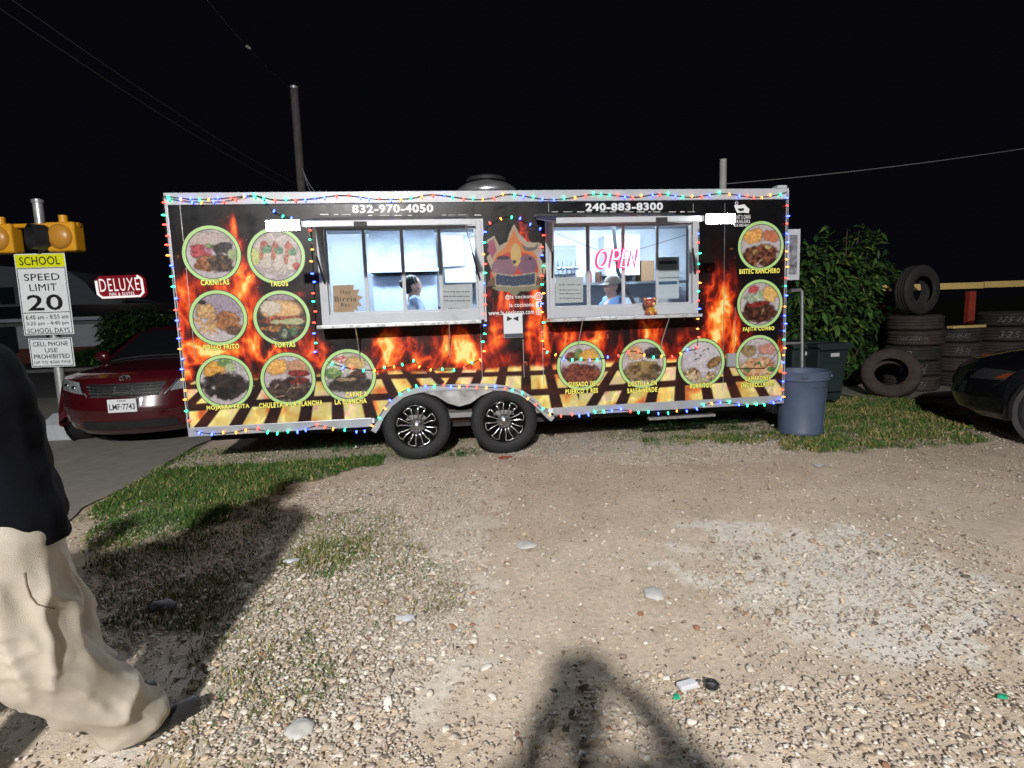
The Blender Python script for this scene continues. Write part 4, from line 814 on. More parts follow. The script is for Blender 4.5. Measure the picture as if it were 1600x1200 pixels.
p0, p1 = F(1134, 552), F(1147, 572); bxo = MB().bb(p0[0], p1[0], -.05, -.003, p1[2], p0[2]).build('socket_box', M('grey_box', (.3, .31, .33), .5), T, bevel=.006)

# ------------------------------------------------------------------ people
def cap(mb, p0, p1, r0, r1, n=14):
    p0 = Vector(p0); p1 = Vector(p1); x, y, d = frame_of(p1-p0); L = (p1-p0).length; prof = []
    for k in range(5): t = math.pi/2*k/4; prof.append((r0*math.sin(t), -r0*math.cos(t)))
    for k in range(5): t = math.pi/2*k/4; prof.append((r1*math.cos(t), L+r1*math.sin(t)))
    prof[0] = (1e-4, prof[0][1]); prof[-1] = (1e-4, prof[-1][1])
    Tm = Matrix.Translation(p0) @ Matrix((x, y, d)).transposed().to_4x4(); mb.lathe(prof, n, Tm)
def remesh(mb, name, mat, parent, voxel=.012, sm=4, fold=None, label=None, clip=None, post=0):
    me = mb.mesh(name); o = bpy.data.objects.new('tmp', me); COL.objects.link(o)
    r = o.modifiers.new('r', 'REMESH'); r.mode = 'VOXEL'; r.voxel_size = voxel
    s_ = o.modifiers.new('s', 'SMOOTH'); s_.iterations = sm; s_.factor = .5
    dg = bpy.context.evaluated_depsgraph_get(); dg.update(); m2 = bpy.data.meshes.new_from_object(o.evaluated_get(dg)); bpy.data.objects.remove(o); bpy.data.meshes.remove(me)
    if fold:
        n = len(m2.vertices); co = np.empty(n*3); m2.vertices.foreach_get('co', co); nr = np.empty(n*3); m2.vertices.foreach_get('normal', nr); co = co.reshape(-1, 3); nr = nr.reshape(-1, 3)
        co += nr*fold(co)[:, None]; m2.vertices.foreach_set('co', co.ravel())
    if post or clip is not None:
        n = len(m2.vertices); co = np.empty(n*3); m2.vertices.foreach_get('co', co); co = co.reshape(-1, 3); ed_ = np.empty(len(m2.edges)*2, np.int32); m2.edges.foreach_get('vertices', ed_); ed_ = ed_.reshape(-1, 2)
        for _ in range(post):
            acc = np.zeros_like(co); ct = np.zeros(n); np.add.at(acc, ed_[:, 0], co[ed_[:, 1]]); np.add.at(acc, ed_[:, 1], co[ed_[:, 0]]); np.add.at(ct, ed_[:, 0], 1); np.add.at(ct, ed_[:, 1], 1); co = co*.4+.6*acc/np.maximum(ct, 1)[:, None]
        if clip is not None: co[:, 2] = np.maximum(co[:, 2], clip)
        m2.vertices.foreach_set('co', co.ravel())
    m2.materials.clear(); m2.polygons.foreach_set('use_smooth', [True]*len(m2.polygons)); m2.update(); m2.name = name
    return link(name, m2, parent, True, mat, label)
def hand(mb, wr, d, side, palm_n, curl=.5, s_=1.):
    d = Vector(d).normalized(); n = Vector(palm_n); n = (n-d*n.dot(d)).normalized(); sd = d.cross(n)*side; wr = Vector(wr)
    for k in range(4): cap(mb, wr+sd*(k-1.5)*.012*s_, wr+d*.075*s_+sd*(k-1.5)*.019*s_, .015*s_, .012*s_, 8)
    for k, L in enumerate((.066, .075, .070, .054)):
        b = wr+d*.078*s_+sd*(1.5-k)*.020*s_; e = d; p = b
        for j in range(3):
            e = (e*math.cos(curl*.7)+n*math.sin(curl*.7)).normalized(); q = p+e*L*(.45, .32, .25)[j]*s_; cap(mb, p, q, (.0095, .0088, .008)[j]*s_, (.0088, .008, .0072)[j]*s_, 8); p = q
    b = wr+d*.025*s_+sd*.028*s_; e = (d*.7+sd*.75+n*.25).normalized(); q = b+e*.042*s_; cap(mb, b, q, .0125*s_, .0105*s_, 8); e2 = (d*.9+sd*.3+n*.4).normalized(); cap(mb, q, q+e2*.035*s_, .0105*s_, .0085*s_, 8)
def person(name, label, J, skin, shirt, pants, shoe, hairc, face=(0, 1), sleeve=.55, girth=1., voxel=.009, pants_r=(.115, .088, .075), pfold=0., hair_long=False, cap_mat=None, hem=.82, curl=.6, hv=None, loc=None, shirt_label=None, palms=None, pocket=None):
    J = {k: Vector(v) for k, v in J.items()}; fw = Vector((face[0], face[1], 0)).normalized(); rt = Vector((fw.y, -fw.x, 0))
    P = thing(name, label, 'person', loc or (J['pelvis'].x, J['pelvis'].y, min(J['ankR'].z, J['ankL'].z)-.09)); h = J['head']; R3 = Matrix((rt, fw, Vector((0, 0, 1)))).transposed()
    at = lambda x, y, z: h+rt*x+fw*y+Vector((0, 0, z))
    b = MB(); b.sphere(h+Vector((0, 0, .02)), (.074, .094, .098), 20, 14, R3); b.sphere(at(0, .026, -.045), (.056, .064, .066), 16, 10, R3); cap(b, at(0, .055, -.095), at(0, .05, -.085), .030, .032)
    cap(b, at(0, .092, .018), at(0, .108, -.018), .009, .014, 8); cap(b, at(-.030, .080, .034), at(.030, .080, .034), .012, .012, 8); cap(b, at(-.018, .086, -.058), at(.018, .086, -.058), .008, .008, 8)
    for s_ in (-1, 1): b.sphere(at(s_*.077, -.005, -.005), (.010, .020, .032), 10, 8, R3); cap(b, at(s_*.036, .074, -.022), at(s_*.044, .062, -.03), .020, .018, 8)
    cap(b, J['neck']+Vector((0, 0, -.05)), h+Vector((0, 0, -.06))-fw*.012, .056, .050); cap(b, J['pelvis'], J['chest'], .10, .12); cap(b, J['chest'], J['neck'], .10, .06)
    for S, s_ in (('R', 1), ('L', -1)):
        cap(b, J['chest'].lerp(J['sh'+S], .5), J['sh'+S], .06, .05); cap(b, J['sh'+S], J['el'+S], .046, .038); cap(b, J['el'+S], J['wr'+S], .037, .026)
        d = (J['wr'+S]-J['el'+S]).normalized(); hand(b, J['wr'+S], (hv or {}).get(S, d), s_, (palms or {}).get(S, -rt*s_), curl)
        cap(b, J['hip'+S], J['kn'+S], .07, .05); cap(b, J['kn'+S], J['ank'+S], .048, .036)
    body = remesh(b, 'body', skin, P, voxel, 3)
    for s_ in (-1, 1):
        e_ = MB().sphere(at(s_*.030, .083, .012), .0125, 10, 8).build('eye', M('eye_white', (.7, .7, .68), .2), P, True); MB().sphere(at(s_*.030, .0925, .012), (.006, .004, .006), 8, 6).build('iris', M('eye_dark', (.03, .02, .015), .2), e_, True)
    MB().tube([at(-.024, .087, -.057), at(0, .0945, -.060), at(.024, .087, -.057)], [.003, .0055, .003], 8).build('lips', M('lip_skin', lin((150, 84, 74)), .5), P, True)
    hb = MB(); hb.sphere(at(0, -.018, .040), (.084, .098, .092), 18, 12, R3); hb.sphere(at(0, -.045, -.005), (.078, .07, .09), 16, 10, R3)
    if hair_long:
        hb.sphere(at(0, -.115, .03), (.045, .045, .05), 12, 8, R3)
    remesh(hb, 'hair', hairc, P, .009, 3, lambda co: .004*np.sin(co[:, 0]*190+co[:, 2]*60))
    if cap_mat:
        c = MB(); c.sphere(at(0, -.005, .055), (.090, .106, .085), 20, 12, R3); hat = remesh(c, 'cap', cap_mat, P, .009, 3)
        mb = MB(); mb.grid(lambda a, t: at(math.sin(a)*(.07+.02*t), .075*math.cos(a)+.10*t*math.cos(a*.9), .052-.03*t), [-.95+.19*i for i in range(11)], [0, .4, .8, 1]); mb.build('cap_brim', cap_mat, hat, True)
    t = MB(); pz = J['pelvis']; ch = J['chest']; g = girth
    for s_ in (-1, 1):
        o_ = rt*s_
        cap(t, pz+o_*.075*g+Vector((0, 0, hem-.04-pz.z)), ch+o_*.085*g-Vector((0, 0, .12)), .112*g, .118*g); cap(t, ch+o_*.085*g-Vector((0, 0, .12)), ch+o_*.095*g+Vector((0, 0, .03)), .118*g, .11*g)
    cap(t, pz+fw*.03*g+Vector((0, 0, hem-pz.z)), ch+fw*.03-Vector((0, 0, .1)), .112*g, .108*g); cap(t, ch, J['neck']-Vector((0, 0, .045)), .12, .07)
    for S in 'RL':
        e_ = J['sh'+S].lerp(J['el'+S], min(1, sleeve*1.6)); cap(t, J['chest'].lerp(J['sh'+S], .55), J['sh'+S], .085, .068); cap(t, J['sh'+S], e_, .066, .058)
        if sleeve > .9: cap(t, J['el'+S], J['el'+S].lerp(J['wr'+S], .85), .055, .04)
    def sf(co): return .006*np.sin(co[:, 2]*22+co[:, 0]*31+2*np.sin(co[:, 1]*17))+.003*np.sin(co[:, 2]*61+co[:, 0]*40)
    sh_ = remesh(t, 'shirt', shirt, P, voxel*1.15, 5, sf, clip=hem-.08)
    zc = np.array([v.co.z for v in sh_.data.vertices]).min()
    q = MB(); a_, k_, n_ = pants_r
    cap(q, J['hipL']+Vector((0, 0, .02)), J['hipR']+Vector((0, 0, .02)), a_*1.04, a_*1.04)
    for S in 'RL':
        cap(q, J['hip'+S], J['kn'+S], a_, k_); e_ = J['ank'+S]+(J['kn'+S]-J['ank'+S]).normalized()*.03; cap(q, J['kn'+S], e_, k_, n_)
    hp = J['hipR']
    def pf(co):
        if not pfold: return np.zeros(len(co))
        x, y, z = co.T; a = np.arctan2(y-hp.y, x-hp.x); low_ = 1-sstep(.14, .50, z); w1 = fbm(x*6+z*2, y*6+z*3, 3, 401); w2 = fbm(x*9, z*11+y*7, 3, 402)
        rg = lambda t, p: (1-np.abs(np.sin(t)))**p
        v1 = rg(a*4.6+z*2.4+w1*5, 1.4); c1 = rg(z*19+w1*6+a*1.3, 1.3); d1 = rg((x+y)*9+z*12+w2*4, 1.6); top_ = 1-sstep(.74, .84, z)
        return pfold*top_*(1.1*v1*(1-low_)*sstep(.3, .6, z)+1.5*c1*low_+.7*d1*(1-.5*low_)-.5)
    trs = remesh(q, 'trousers', pants, P, voxel, 4, pf, post=3 if pfold else 0, clip=.045 if pfold else None)
    if pocket: pocket(trs)
    for S in 'RL':
        s_ = MB(); A_ = J['ank'+S]; fl_ = Vector((A_.x, A_.y, A_.z-.055)); dt = (J['toe'+S]-A_); dt.z = 0; dt.normalize(); cap(s_, fl_-dt*.035, fl_+dt*.06, .040, .042); cap(s_, fl_+dt*.06, fl_+dt*.18-Vector((0, 0, .006)), .042, .034); cap(s_, fl_, A_, .04, .042); remesh(s_, 'shoe', shoe, P, .009, 3)
    return P
skinA = M('skin_tan', lin((176, 122, 98)), .5, var=.06); skinB = M('skin_light', lin((206, 160, 140)), .5, var=.06)
hairD = M('hair_dark', (.018, .014, .012), .5, var=.3, vs=60); navy = M('navy_cotton', lin((13, 15, 22)), .95, spec=.12, var=.15, vs=60, bump=.15, bs=500)
beige = M('beige_twill', lin((188, 180, 166)), .85, var=.06, vs=30, bump=.35, bs=420); shoeb = M('black_shoe', (.02, .02, .022), .5, var=.3); greyp = M('grey_cotton', (.09, .09, .1), .85, var=.15)
# walking past on the left
J = dict(pelvis=(1.06, -4.06, .92), chest=(1.0, -4.05, 1.27), neck=(.95, -4.09, 1.45), head=(.96, -4.06, 1.59), shR=(1.08, -4.24, 1.39), shL=(.85, -3.92, 1.39), elR=(.95, -4.46, 1.13), elL=(.60, -3.90, 1.14), wrR=(.97, -4.42, .90), wrL=(.64, -3.74, .95),
         hipR=(1.14, -4.15, .86), hipL=(1.05, -3.99, .86), knR=(1.16, -4.10, .48), knL=(1.10, -3.94, .48), ankR=(1.285, -3.855, .105), ankL=(1.10, -3.74, .10), toeR=(1.42, -3.72, .04), toeL=(1.2, -3.58, .04))
from mathutils.bvhtree import BVHTree
def pockets(tr):
    off = root_of(tr).location; bv = BVHTree.FromPolygons([v.co+off for v in tr.data.vertices], [tuple(p.vertices) for p in tr.data.polygons])
    for nm, px, r in (('pocket_edge', [(38, 895), (42, 915), (48, 932), (58, 944), (70, 948), (84, 951)], .0024), ('pocket_edge', [(112, 850), (122, 846), (132, 838), (139, 828)], .0022)):
        pts = []
        for u, v in px:
            h_ = bv.ray_cast(Vector(CAM), Vector(_ray(u, v)).normalized())
            if h_[0] is not None: pts.append(h_[0]+h_[1]*.001)
        if len(pts) > 2: MB().tube(pts, r, 6).build(nm, M('beige_seam', lin((120, 108, 92)), .9), tr, True)
person('person', 'person in dark shirt and baggy beige trousers cut off by the left edge', J, skinA, navy, beige, shoeb, hairD, (.62, .78), girth=1.36, voxel=.0085, pants_r=(.138, .128, .100), pfold=.021, hem=.93, pocket=pockets)
# the one who takes the picture
cx_, cy_, cz_ = CAM
px0 = 2.30
J = dict(pelvis=(px0, -6.40, .93), chest=(px0, -6.40, 1.25), neck=(px0, -6.39, 1.43), head=(px0, -6.36, 1.57), shR=(px0+.19, -6.40, 1.38), shL=(px0-.19, -6.40, 1.38), elR=(px0+.44, -6.24, 1.17), elL=(px0-.13, -6.18, 1.14), wrR=(cx_+.125, cy_-.10, cz_-.06), wrL=(cx_-.085, cy_-.11, cz_-.07),
         hipR=(px0+.09, -6.40, .9), hipL=(px0-.09, -6.40, .9), knR=(px0+.11, -6.36, .5), knL=(px0-.11, -6.38, .5), ankR=(px0+.12, -6.42, .09), ankL=(px0-.12, -6.44, .09), toeR=(px0+.14, -6.23, .04), toeL=(px0-.14, -6.25, .04))
person('person', 'photographer in grey clothes holding up a phone, known by the shadow in the foreground', J, skinA, greyp, M('denim', lin((44, 52, 72)), .85, var=.2, vs=40), shoeb, hairD, (0, 1), girth=1.5, sleeve=1., voxel=.011, hv={'R': (-.5, .0, .85), 'L': (.5, .0, .85)}, palms={'R': (-.8, .2, -.2), 'L': (.8, .2, -.2)}, curl=.75)
# two companions standing out of frame on the left; their shadows darken the grass
for (qx, qy, lab, mt, hh) in ((.68, -4.50, 'companion in a brown jacket standing just outside the left edge of the frame', M('brown_cotton', lin((84, 66, 52)), .85, var=.1), 1.0), (.22, -4.45, 'companion in a green top, farther left outside the frame', M('green_cotton', lin((52, 70, 58)), .85, var=.1), .93)):
    q = lambda x, y, z: (qx+x, qy+y, z*hh)
    J = dict(pelvis=q(0, 0, .93), chest=q(0, 0, 1.25), neck=q(0, .01, 1.43), head=q(0, .03, 1.57), shR=q(.19, 0, 1.38), shL=q(-.19, 0, 1.38), elR=q(.27, -.02, 1.12), elL=q(-.27, 0, 1.12), wrR=q(.27, .10, .9), wrL=q(-.27, .12, .9), hipR=q(.09, 0, .9), hipL=q(-.09, 0, .9), knR=q(.11, .02, .5), knL=q(-.11, .02, .5), ankR=(qx+.12, qy-.02, .09), ankL=(qx-.12, qy-.02, .09), toeR=(qx+.14, qy+.16, .04), toeL=(qx-.14, qy+.16, .04))
    person('person', lab, J, skinA, mt, greyp, shoeb, hairD, (0, 1), sleeve=1., girth=1.5, voxel=.013)
ph = MB().box((cx_, cy_-.075, cz_), (.155, .009, .075)).build('phone', M('phone_black', (.015, .015, .018), .2), bevel=.006); tag(ph, 'black phone held level in the photographer\'s hands', 'phone')
# two workers inside
def worker(hx, hy, hz, face, shirt, label, reach, capm=None, hl=False, skin=skinB):
    fw = Vector((*face, 0)).normalized(); rt = Vector((fw.y, -fw.x, 0)); z0 = .452; s_ = (hz-z0)/1.57
    def q(x, y, z): return Vector((hx, hy, z0))+rt*x*s_+fw*(y-.02)*s_+Vector((0, 0, z*s_))
    J = dict(pelvis=q(0, 0, .93), chest=q(0, .03, 1.24), neck=q(0, .015, 1.42), head=Vector((hx, hy, hz)), shR=q(.17, .02, 1.36), shL=q(-.17, .02, 1.36), elR=q(.21, .10, 1.10), elL=q(-.21, .12, 1.12), wrR=q(.14, .10+reach, 1.14), wrL=q(-.16, .16+reach*.8, 1.13),
             hipR=q(.09, 0, .9), hipL=q(-.09, 0, .9), knR=q(.10, .02, .5), knL=q(-.10, .02, .5), ankR=Vector((*q(.1, -.02, .09).xy, z0+.09)), ankL=Vector((*q(-.1, -.02, .09).xy, z0+.09)), toeR=q(.12, .16, .04), toeL=q(-.12, .16, .04))
    return person('person', label, J, skin, shirt, M('denim', lin((44, 52, 72)), .85), shoeb, hairD, tuple(fw.xy), voxel=.012, hair_long=hl, cap_mat=capm, hem=.95, curl=.35)
p = F(645, 447, 1.1); worker(p[0], 1.1, p[2], (.96, .1), M('pale_blue_cotton', lin((176, 194, 222)), .85), 'worker with tied-back dark hair reaching forward inside the left window', .20, hl=True)
p = F(957, 448, .85); worker(p[0], .85, p[2], (-.93, -.25), M('blue_cotton', lin((112, 146, 196)), .85), 'worker in tan cap and blue shirt inside the right window', .12, capm=M('tan_cap', lin((176, 164, 150)), .8))

# ------------------------------------------------------------------ cars
glassd = M('car_glass', (.008, .010, .012), .06, coat=.3)
def car(root, prof, paint, length, wheels, R, opts):
    """prof: centre-line stations (y, z, half width, corner sweep, edge drop); front towards -y, local coordinates"""
    Pz = np.array(prof); nS = len(Pz); tt = np.arange(nS)
    def S(t, u):
        y, z, w, cy, cz = [float(np.interp(t, tt, Pz[:, k])) for k in range(5)]; a = abs(u); return Vector((u*w, y+cy*a**2.4, z-cz*a**2.6))
    us = [-1+2*i/28 for i in range(29)]; gl = opts['glass']
    def ts(a, b, n=4): return [a+(b-a)*i/(n*(b-a)) for i in range(int(n*(b-a))+1)]
    mb = MB(); mb.grid(S, ts(0, gl[0]), us); mb.grid(S, ts(gl[1], nS-1), us)
    for a, b in ((-1, -.9), (.9, 1)): mb.grid(S, ts(*gl), [a, b])
    body = mb.build('body', paint, root, True, world=False)
    mb = MB(); mb.grid(S, ts(*gl), [-.9+1.8*i/18 for i in range(19)]); mb.build('windscreen', glassd, root, True, world=False)
    # sides
    top = [S(t, 1) for t in ts(opts['side0'], nS-1, 4)]; W_ = opts['w']
    for sg in (-1, 1):
        def side(i, k):
            p = top[int(i)]; zb = opts['sill']; z = p.z+(zb-p.z)*k; wv = p.x+(W_-p.x)*min(1, math.sin(min(1, k*1.25)*math.pi/2)*1.0)
            if k > .85: wv -= (k-.85)*.25
            return Vector((sg*wv, p.y, z))
        MB().grid(side, range(len(top)), [0, .08, .18, .3, .45, .6, .75, .9, 1]).build('side_panel', paint, root, True, world=False)
        for (y0, y1, yt0, yt1) in opts['side_glass']:
            zb, zt_ = opts['belt'], opts['roof']-.12
            xb = sg*(W_+.002); xt = sg*(float(Pz[-3][2])+.12); MB().add([(xb, y0, zb), (xb, y1, zb), (xt, yt1, zt_), (xt, yt0, zt_)], [(0, 1, 2, 3)]).build('side_window', glassd, root, world=False)
    tm = MB().lathe(tyre_prof(R, .21, R*.62), 40, Matrix.Rotation(math.pi/2, 4, 'Y')).mesh('tyre', True); tm.materials.append(rubber)
    rm = MB().lathe([(.0, .06), (.05, .07), (.06, .05), (R*.5, .06), (R*.58, .09), (R*.63, .092), (R*.63, -.09), (R*.55, -.09), (R*.55, 0), (0, 0)], 28, Matrix.Rotation(math.pi/2, 4, 'Y')).mesh('wheel', True); rm.materials.append(M('grey_alloy', (.2, .2, .21), .35, .8))
    sp = MB().box((.075, 0, R*.32), (.02, .04, R*.5)).mesh('spoke'); sp.materials.append(M('grey_alloy2', (.4, .4, .42), .3, .9))
    for (x, y) in wheels:
        w = link('wheel', rm, root, False); w.location = (x, y, R); w.rotation_euler = (0, 0, 0 if x > 0 else math.pi); link('tyre', tm, w, False)
        for k in range(5): s_ = link('spoke', sp, w, False); s_.rotation_euler = (k*2*math.pi/5, 0, 0)
        sx = 1 if x > 0 else -1; a = [math.pi*i/16 for i in range(-1, 18)]
        MB().strip([(y+math.cos(t)*(R+.10), R+math.sin(t)*(R+.10)) for t in a], [(y+math.cos(t)*(R+.055), R+math.sin(t)*(R+.055)) for t in a], 0, .03)
        m_ = MB(); m_.lathe([(R+.045, 0), (R+.05, .004), (0.01, .004)], 32, Matrix.Translation((sx*(W_+.006), y, R)) @ Matrix.Rotation(sx*math.pi/2, 4, 'Y')); m_.build('wheel_arch', blackp, root, world=False)
        m_ = MB(); m_.tube([(sx*(W_+.008), y+math.cos(t)*(R+.06), R+math.sin(t)*(R+.06)) for t in a], .022, 8); m_.build('arch_flare', opts.get('flare', paint), root, True, world=False)
    MB().bb(-W_+.28, W_-.28, .62, length-.3, opts['sill']-.04, opts['sill']+.1).build('underbody', dark, root, world=False)
    def front(u, z):
        zs = Pz[:opts['nf'], 1]; t = float(np.interp(z, zs, np.arange(opts['nf']))); return S(t, u)
    return S, front, body
maroon = M('maroon_paint', lin((66, 11, 18)), .25, coat=1., var=.05, vs=3)
V = thing('minivan', 'dark red minivan parked behind the left end of the trailer', 'van', (-1.22, 1.32, 0), math.radians(1))
prof = [(.16, .17, .80, .46, 0), (.05, .24, .86, .50, 0), (.01, .36, .90, .52, 0), (.0, .48, .92, .53, 0), (.03, .60, .93, .53, 0), (.06, .70, .93, .50, .0), (.13, .83, .91, .46, .02), (.24, .90, .90, .40, .05), (.55, .95, .90, .24, .08), (1.0, .99, .90, .12, .10), (1.3, 1.01, .89, .06, .11), (2.15, 1.36, .74, .06, .05), (2.5, 1.43, .70, 0, .05), (4.6, 1.42, .70, 0, .05), (5.0, 1.15, .86, -.05, .0), (5.05, .5, .88, -.05, 0)]
S_, front, _b = car(V, prof, maroon, 5.05, [(-.915, 1.0), (.915, 1.0), (-.915, 4.0), (.915, 4.0)], .34, dict(glass=(10, 11), side0=2, w=.985, sill=.24, belt=1.0, roof=1.43, side_glass=[(1.6, 2.9, 2.3, 2.9), (3.0, 4.2, 3.0, 4.2)], nf=9))
def patch(name, pts, mt, off=.006, n=10, parent=V, smooth=True):
    """quad in (u,z) on the front skin"""
    (a, b, c, d) = pts; mb = MB()
    def f(i, j):
        u = (a[0]*(1-i)+b[0]*i)*(1-j)+(d[0]*(1-i)+c[0]*i)*j; z = (a[1]*(1-i)+b[1]*i)*(1-j)+(d[1]*(1-i)+c[1]*i)*j; p = front(u, z); return p+Vector((.25*off*(1 if u > 0 else -1), -off, .4*off))
    mb.grid(f, [i/n for i in range(n+1)], [j/3 for j in range(4)]); return mb.build(name, mt, parent, smooth, world=False)
gr = patch('grille', ((-.38, .625), (.38, .625), (.47, .775), (-.47, .775)), blackp, .004, 16)
for k in range(4):
    z = .645+k*.038; w = .38+.09*(z-.625)/.15; MB().tube([front(-w+2*w*i/16, z)+Vector((0, -.014, 0)) for i in range(17)], .0125, 6).build('grille_bar', chrome, gr, True, world=False)
for x in (-.3, -.1, .1, .3): MB().tube([front(x, .63)+Vector((0, -.010, 0)), front(x, .765)+Vector((0, -.010, 0))], .004, 5).build('grille_rib', alu, gr, True, world=False)
lampg = M('headlamp_lens', (.55, .58, .62), .08, .6, coat=1., var=.5, vs=25)
for s_ in (-1, 1):
    hl = patch('headlight', ((s_*.50, .66), (s_*.90, .70), (s_*.975, .85), (s_*.60, .80)), lampg, .008, 8); c0 = front(s_*.80, .77)
    for k in (0, 1): MB().sphere(front(s_*(.66+.16*k), .735+.025*k)+Vector((0, -.012, 0)), (.035, .018, .03), 12, 8).build('reflector', M('lamp_chrome', (.8, .82, .85), .08, 1.), hl, True, world=False)
    MB().tube([front(s_*.45, .63)+Vector((0, -.012, 0)), front(s_*.53, .72)+Vector((0, -.012, 0)), front(s_*.58, .80)+Vector((0, -.012, 0))], .010, 6).build('headlight_trim', chrome, hl, True, world=False)
    fgl = patch('fog_light', ((s_*.80, .33), (s_*.90, .34), (s_*.90, .41), (s_*.80, .40)), lampg, .006, 4); MB().tube([front(s_*.66, .30)+Vector((0, -.008, 0)), front(s_*.92, .335)+Vector((0, -.008, 0))], .007, 6).build('fog_trim', alu, fgl, True, world=False)
    mr_ = MB().sphere((s_*1.0, 1.72, 1.02), (.10, .06, .075), 12, 8).build('side_mirror', maroon, V, True, world=False)
patch('lower_intake', ((-.62, .235), (.62, .235), (.56, .345), (-.56, .345)), blackp, .005, 14)
patch('bumper_crease', ((-.90, .445), (.90, .445), (.90, .452), (-.90, .452)), blackp, .002, 14)
em = MB()
for (rx, rz, zz) in ((.058, .038, 0), (.022, .036, 0), (.040, .014, .018)): em.tube([front(0, .835)+Vector((rx*math.cos(t), -.016, zz+rz*math.sin(t))) for t in [2*math.pi*i/20 for i in range(20)]], .0055, 6, closed=True)
em.build('badge', chrome, V, True, world=False)
pc = front(0, .53); lpz = MB().box((pc.x, pc.y-.014, .53), (.31, .012, .155)).build('number_plate', M('plate_white', (.72, .74, .76), .4), V, bevel=.006, world=False)
text('plate_number', 'LMF·7743', (pc.x, pc.y-.0208, .518), (.27, 0, 0), (0, 0, .07), M('plate_ink', lin((26, 30, 48)), .5), lpz, bold=.012, world=False); text('plate_state', 'TEXAS', (pc.x, pc.y-.0208, .588), (.10, 0, 0), (0, 0, .022), MATS['plate_ink'], lpz, bold=.01, world=False)
MB().tube([S_(10.02, u/10)+Vector((0, -.01, .012)) for u in range(-8, 9)], .012, 6).build('wiper', blackp, V, True, world=False)

blk = M('black_car_paint', (.005, .0055, .007), .14, coat=.6, spec=.3)
K = thing('black_car', 'nose of a black car with amber corner lamp at the right edge', 'car', (8.22, .09, 0), math.radians(-134))
prof = [(.16, .20, .74, .34, 0), (.04, .28, .80, .40, 0), (.0, .42, .84, .42, 0), (.02, .56, .85, .42, 0), (.08, .68, .84, .40, .02), (.20, .78, .83, .34, .05), (.5, .86, .83, .22, .08), (1.0, .94, .83, .10, .10), (1.35, 1.0, .82, .05, .1), (2.1, 1.38, .66, .05, .05), (2.5, 1.45, .62, 0, .05), (3.8, 1.42, .62, 0, .05), (4.3, 1.05, .76, 0, 0), (4.5, .5, .80, 0, 0)]
S2, front2, _b = car(K, prof, blk, 4.5, [(-.835, .86), (.835, .86), (-.835, 3.5), (.835, 3.5)], .33, dict(glass=(8, 9), side0=2, w=.90, sill=.22, belt=1.0, roof=1.45, side_glass=[(1.6, 2.6, 2.2, 2.6), (2.7, 3.6, 2.7, 3.5)], nf=7, flare=M('flare_black', (.008, .008, .009), .4, spec=.3)))
front = front2
for s_ in (-1, 1):
    hl = patch('headlight', ((s_*.60, .60), (s_*.97, .62), (s_*1.0, .745), (s_*.66, .72)), M('dim_lens', (.05, .05, .055), .12, .4, coat=1.), .006, 8, K)
    patch('corner_lamp', ((s_*.88, .63), (s_*.97, .64), (s_*1.0, .715), (s_*.955, .71)), M('amber_lens', lin((120, 56, 20)), .3, coat=.5), .011, 6, K).parent = hl
patch('grille', ((-.5, .5), (.5, .5), (.5, .68), (-.5, .68)), blackp, .004, 10, K)
MB().box((.925, .74, .70), (.008, .13, .05), R=Matrix.Rotation(.12, 3, 'X')).build('fender_sticker', M('orange_sticker', lin((214, 150, 60)), .5, var=.6, vs=30), K, world=False)

# ------------------------------------------------------------------ left: sign, beacons
sgb = G(104, 688); SX, SY = float(sgb[0])-.11, float(sgb[1])+.22
galv = M('galvanised_post', (.50, .52, .53), .4, .6, var=.15, vs=10, rvar=.1); sigy = M('signal_yellow', lin((226, 160, 30)), .45, var=.08)
ztop = D(62, 340, 8.4)[2]
Sg = thing('school_zone_sign', 'school speed limit sign with yellow beacons on a steel post', 'road sign', (SX, SY, 0))
MB().cyl((SX, SY, .1), (SX, SY, ztop), .057, n=18).build('post', galv, Sg, True); MB().lathe([(.064, 0), (.068, .02), (.068, .04), (.03, .055), (0, .06)], 18, Matrix.Translation((SX, SY, ztop))).build('post_cap', galv, Sg, True)
mb = MB(); mb.add([(SX+a*.23, SY+b*.23, .0) for a, b in ((-1, -1), (1, -1), (1, 1), (-1, 1))]+[(SX+a*.20, SY+b*.20, .20) for a, b in ((-1, -1), (1, -1), (1, 1), (-1, 1))]+[(SX+a*.09, SY+b*.09, .34) for a, b in ((-1, -1), (1, -1), (1, 1), (-1, 1))], [(3, 2, 1, 0)]+[(i+4*k, (i+1) % 4+4*k, (i+1) % 4+4*k+4, i+4*k+4) for k in (0, 1) for i in range(4)]+[(8, 9, 10, 11)])
mb.build('post_base', M('base_aluminium', (.50, .52, .54), .45, .5, var=.12), Sg, bevel=.01)
RG = Matrix.Rotation(math.radians(-6), 3, 'Z'); ex = RG @ Vector((1, 0, 0)); nv = RG @ Vector((0, -1, 0)); Z1 = Vector((0, 0, 1)); F0 = Vector((SX, SY, 0))+nv*.075
def fit_z(v, u=70): return float(F(u, v, SY-.07)[2])
zs0, zs1, zs2, zs3, zc0, zc1 = fit_z(396, 62), fit_z(419, 64), fit_z(488, 76), fit_z(523, 80), fit_z(528, 83), fit_z(573, 86)
sw = .315
def panel(name, z0, z1, hw, mt, off=0, border=True, parent=Sg, cxo=0.0):
    o = MB().box(F0+nv*off+ex*cxo+Z1*((z0+z1)/2), (hw*2, .004, z1-z0), R=RG.to_3x3()).build(name, mt, parent, bevel=.0018); return o
sgw = M('sign_white', (.80, .84, .86), .4, var=.05, vs=4); sgk = M('sign_black', (.012, .012, .014), .45); sgy = M('sign_fluorescent_yellow', lin((226, 232, 20)), .4, var=.04)
cxs = float((F((26+113)/2+1, 459, SY-.07)[0]-SX))
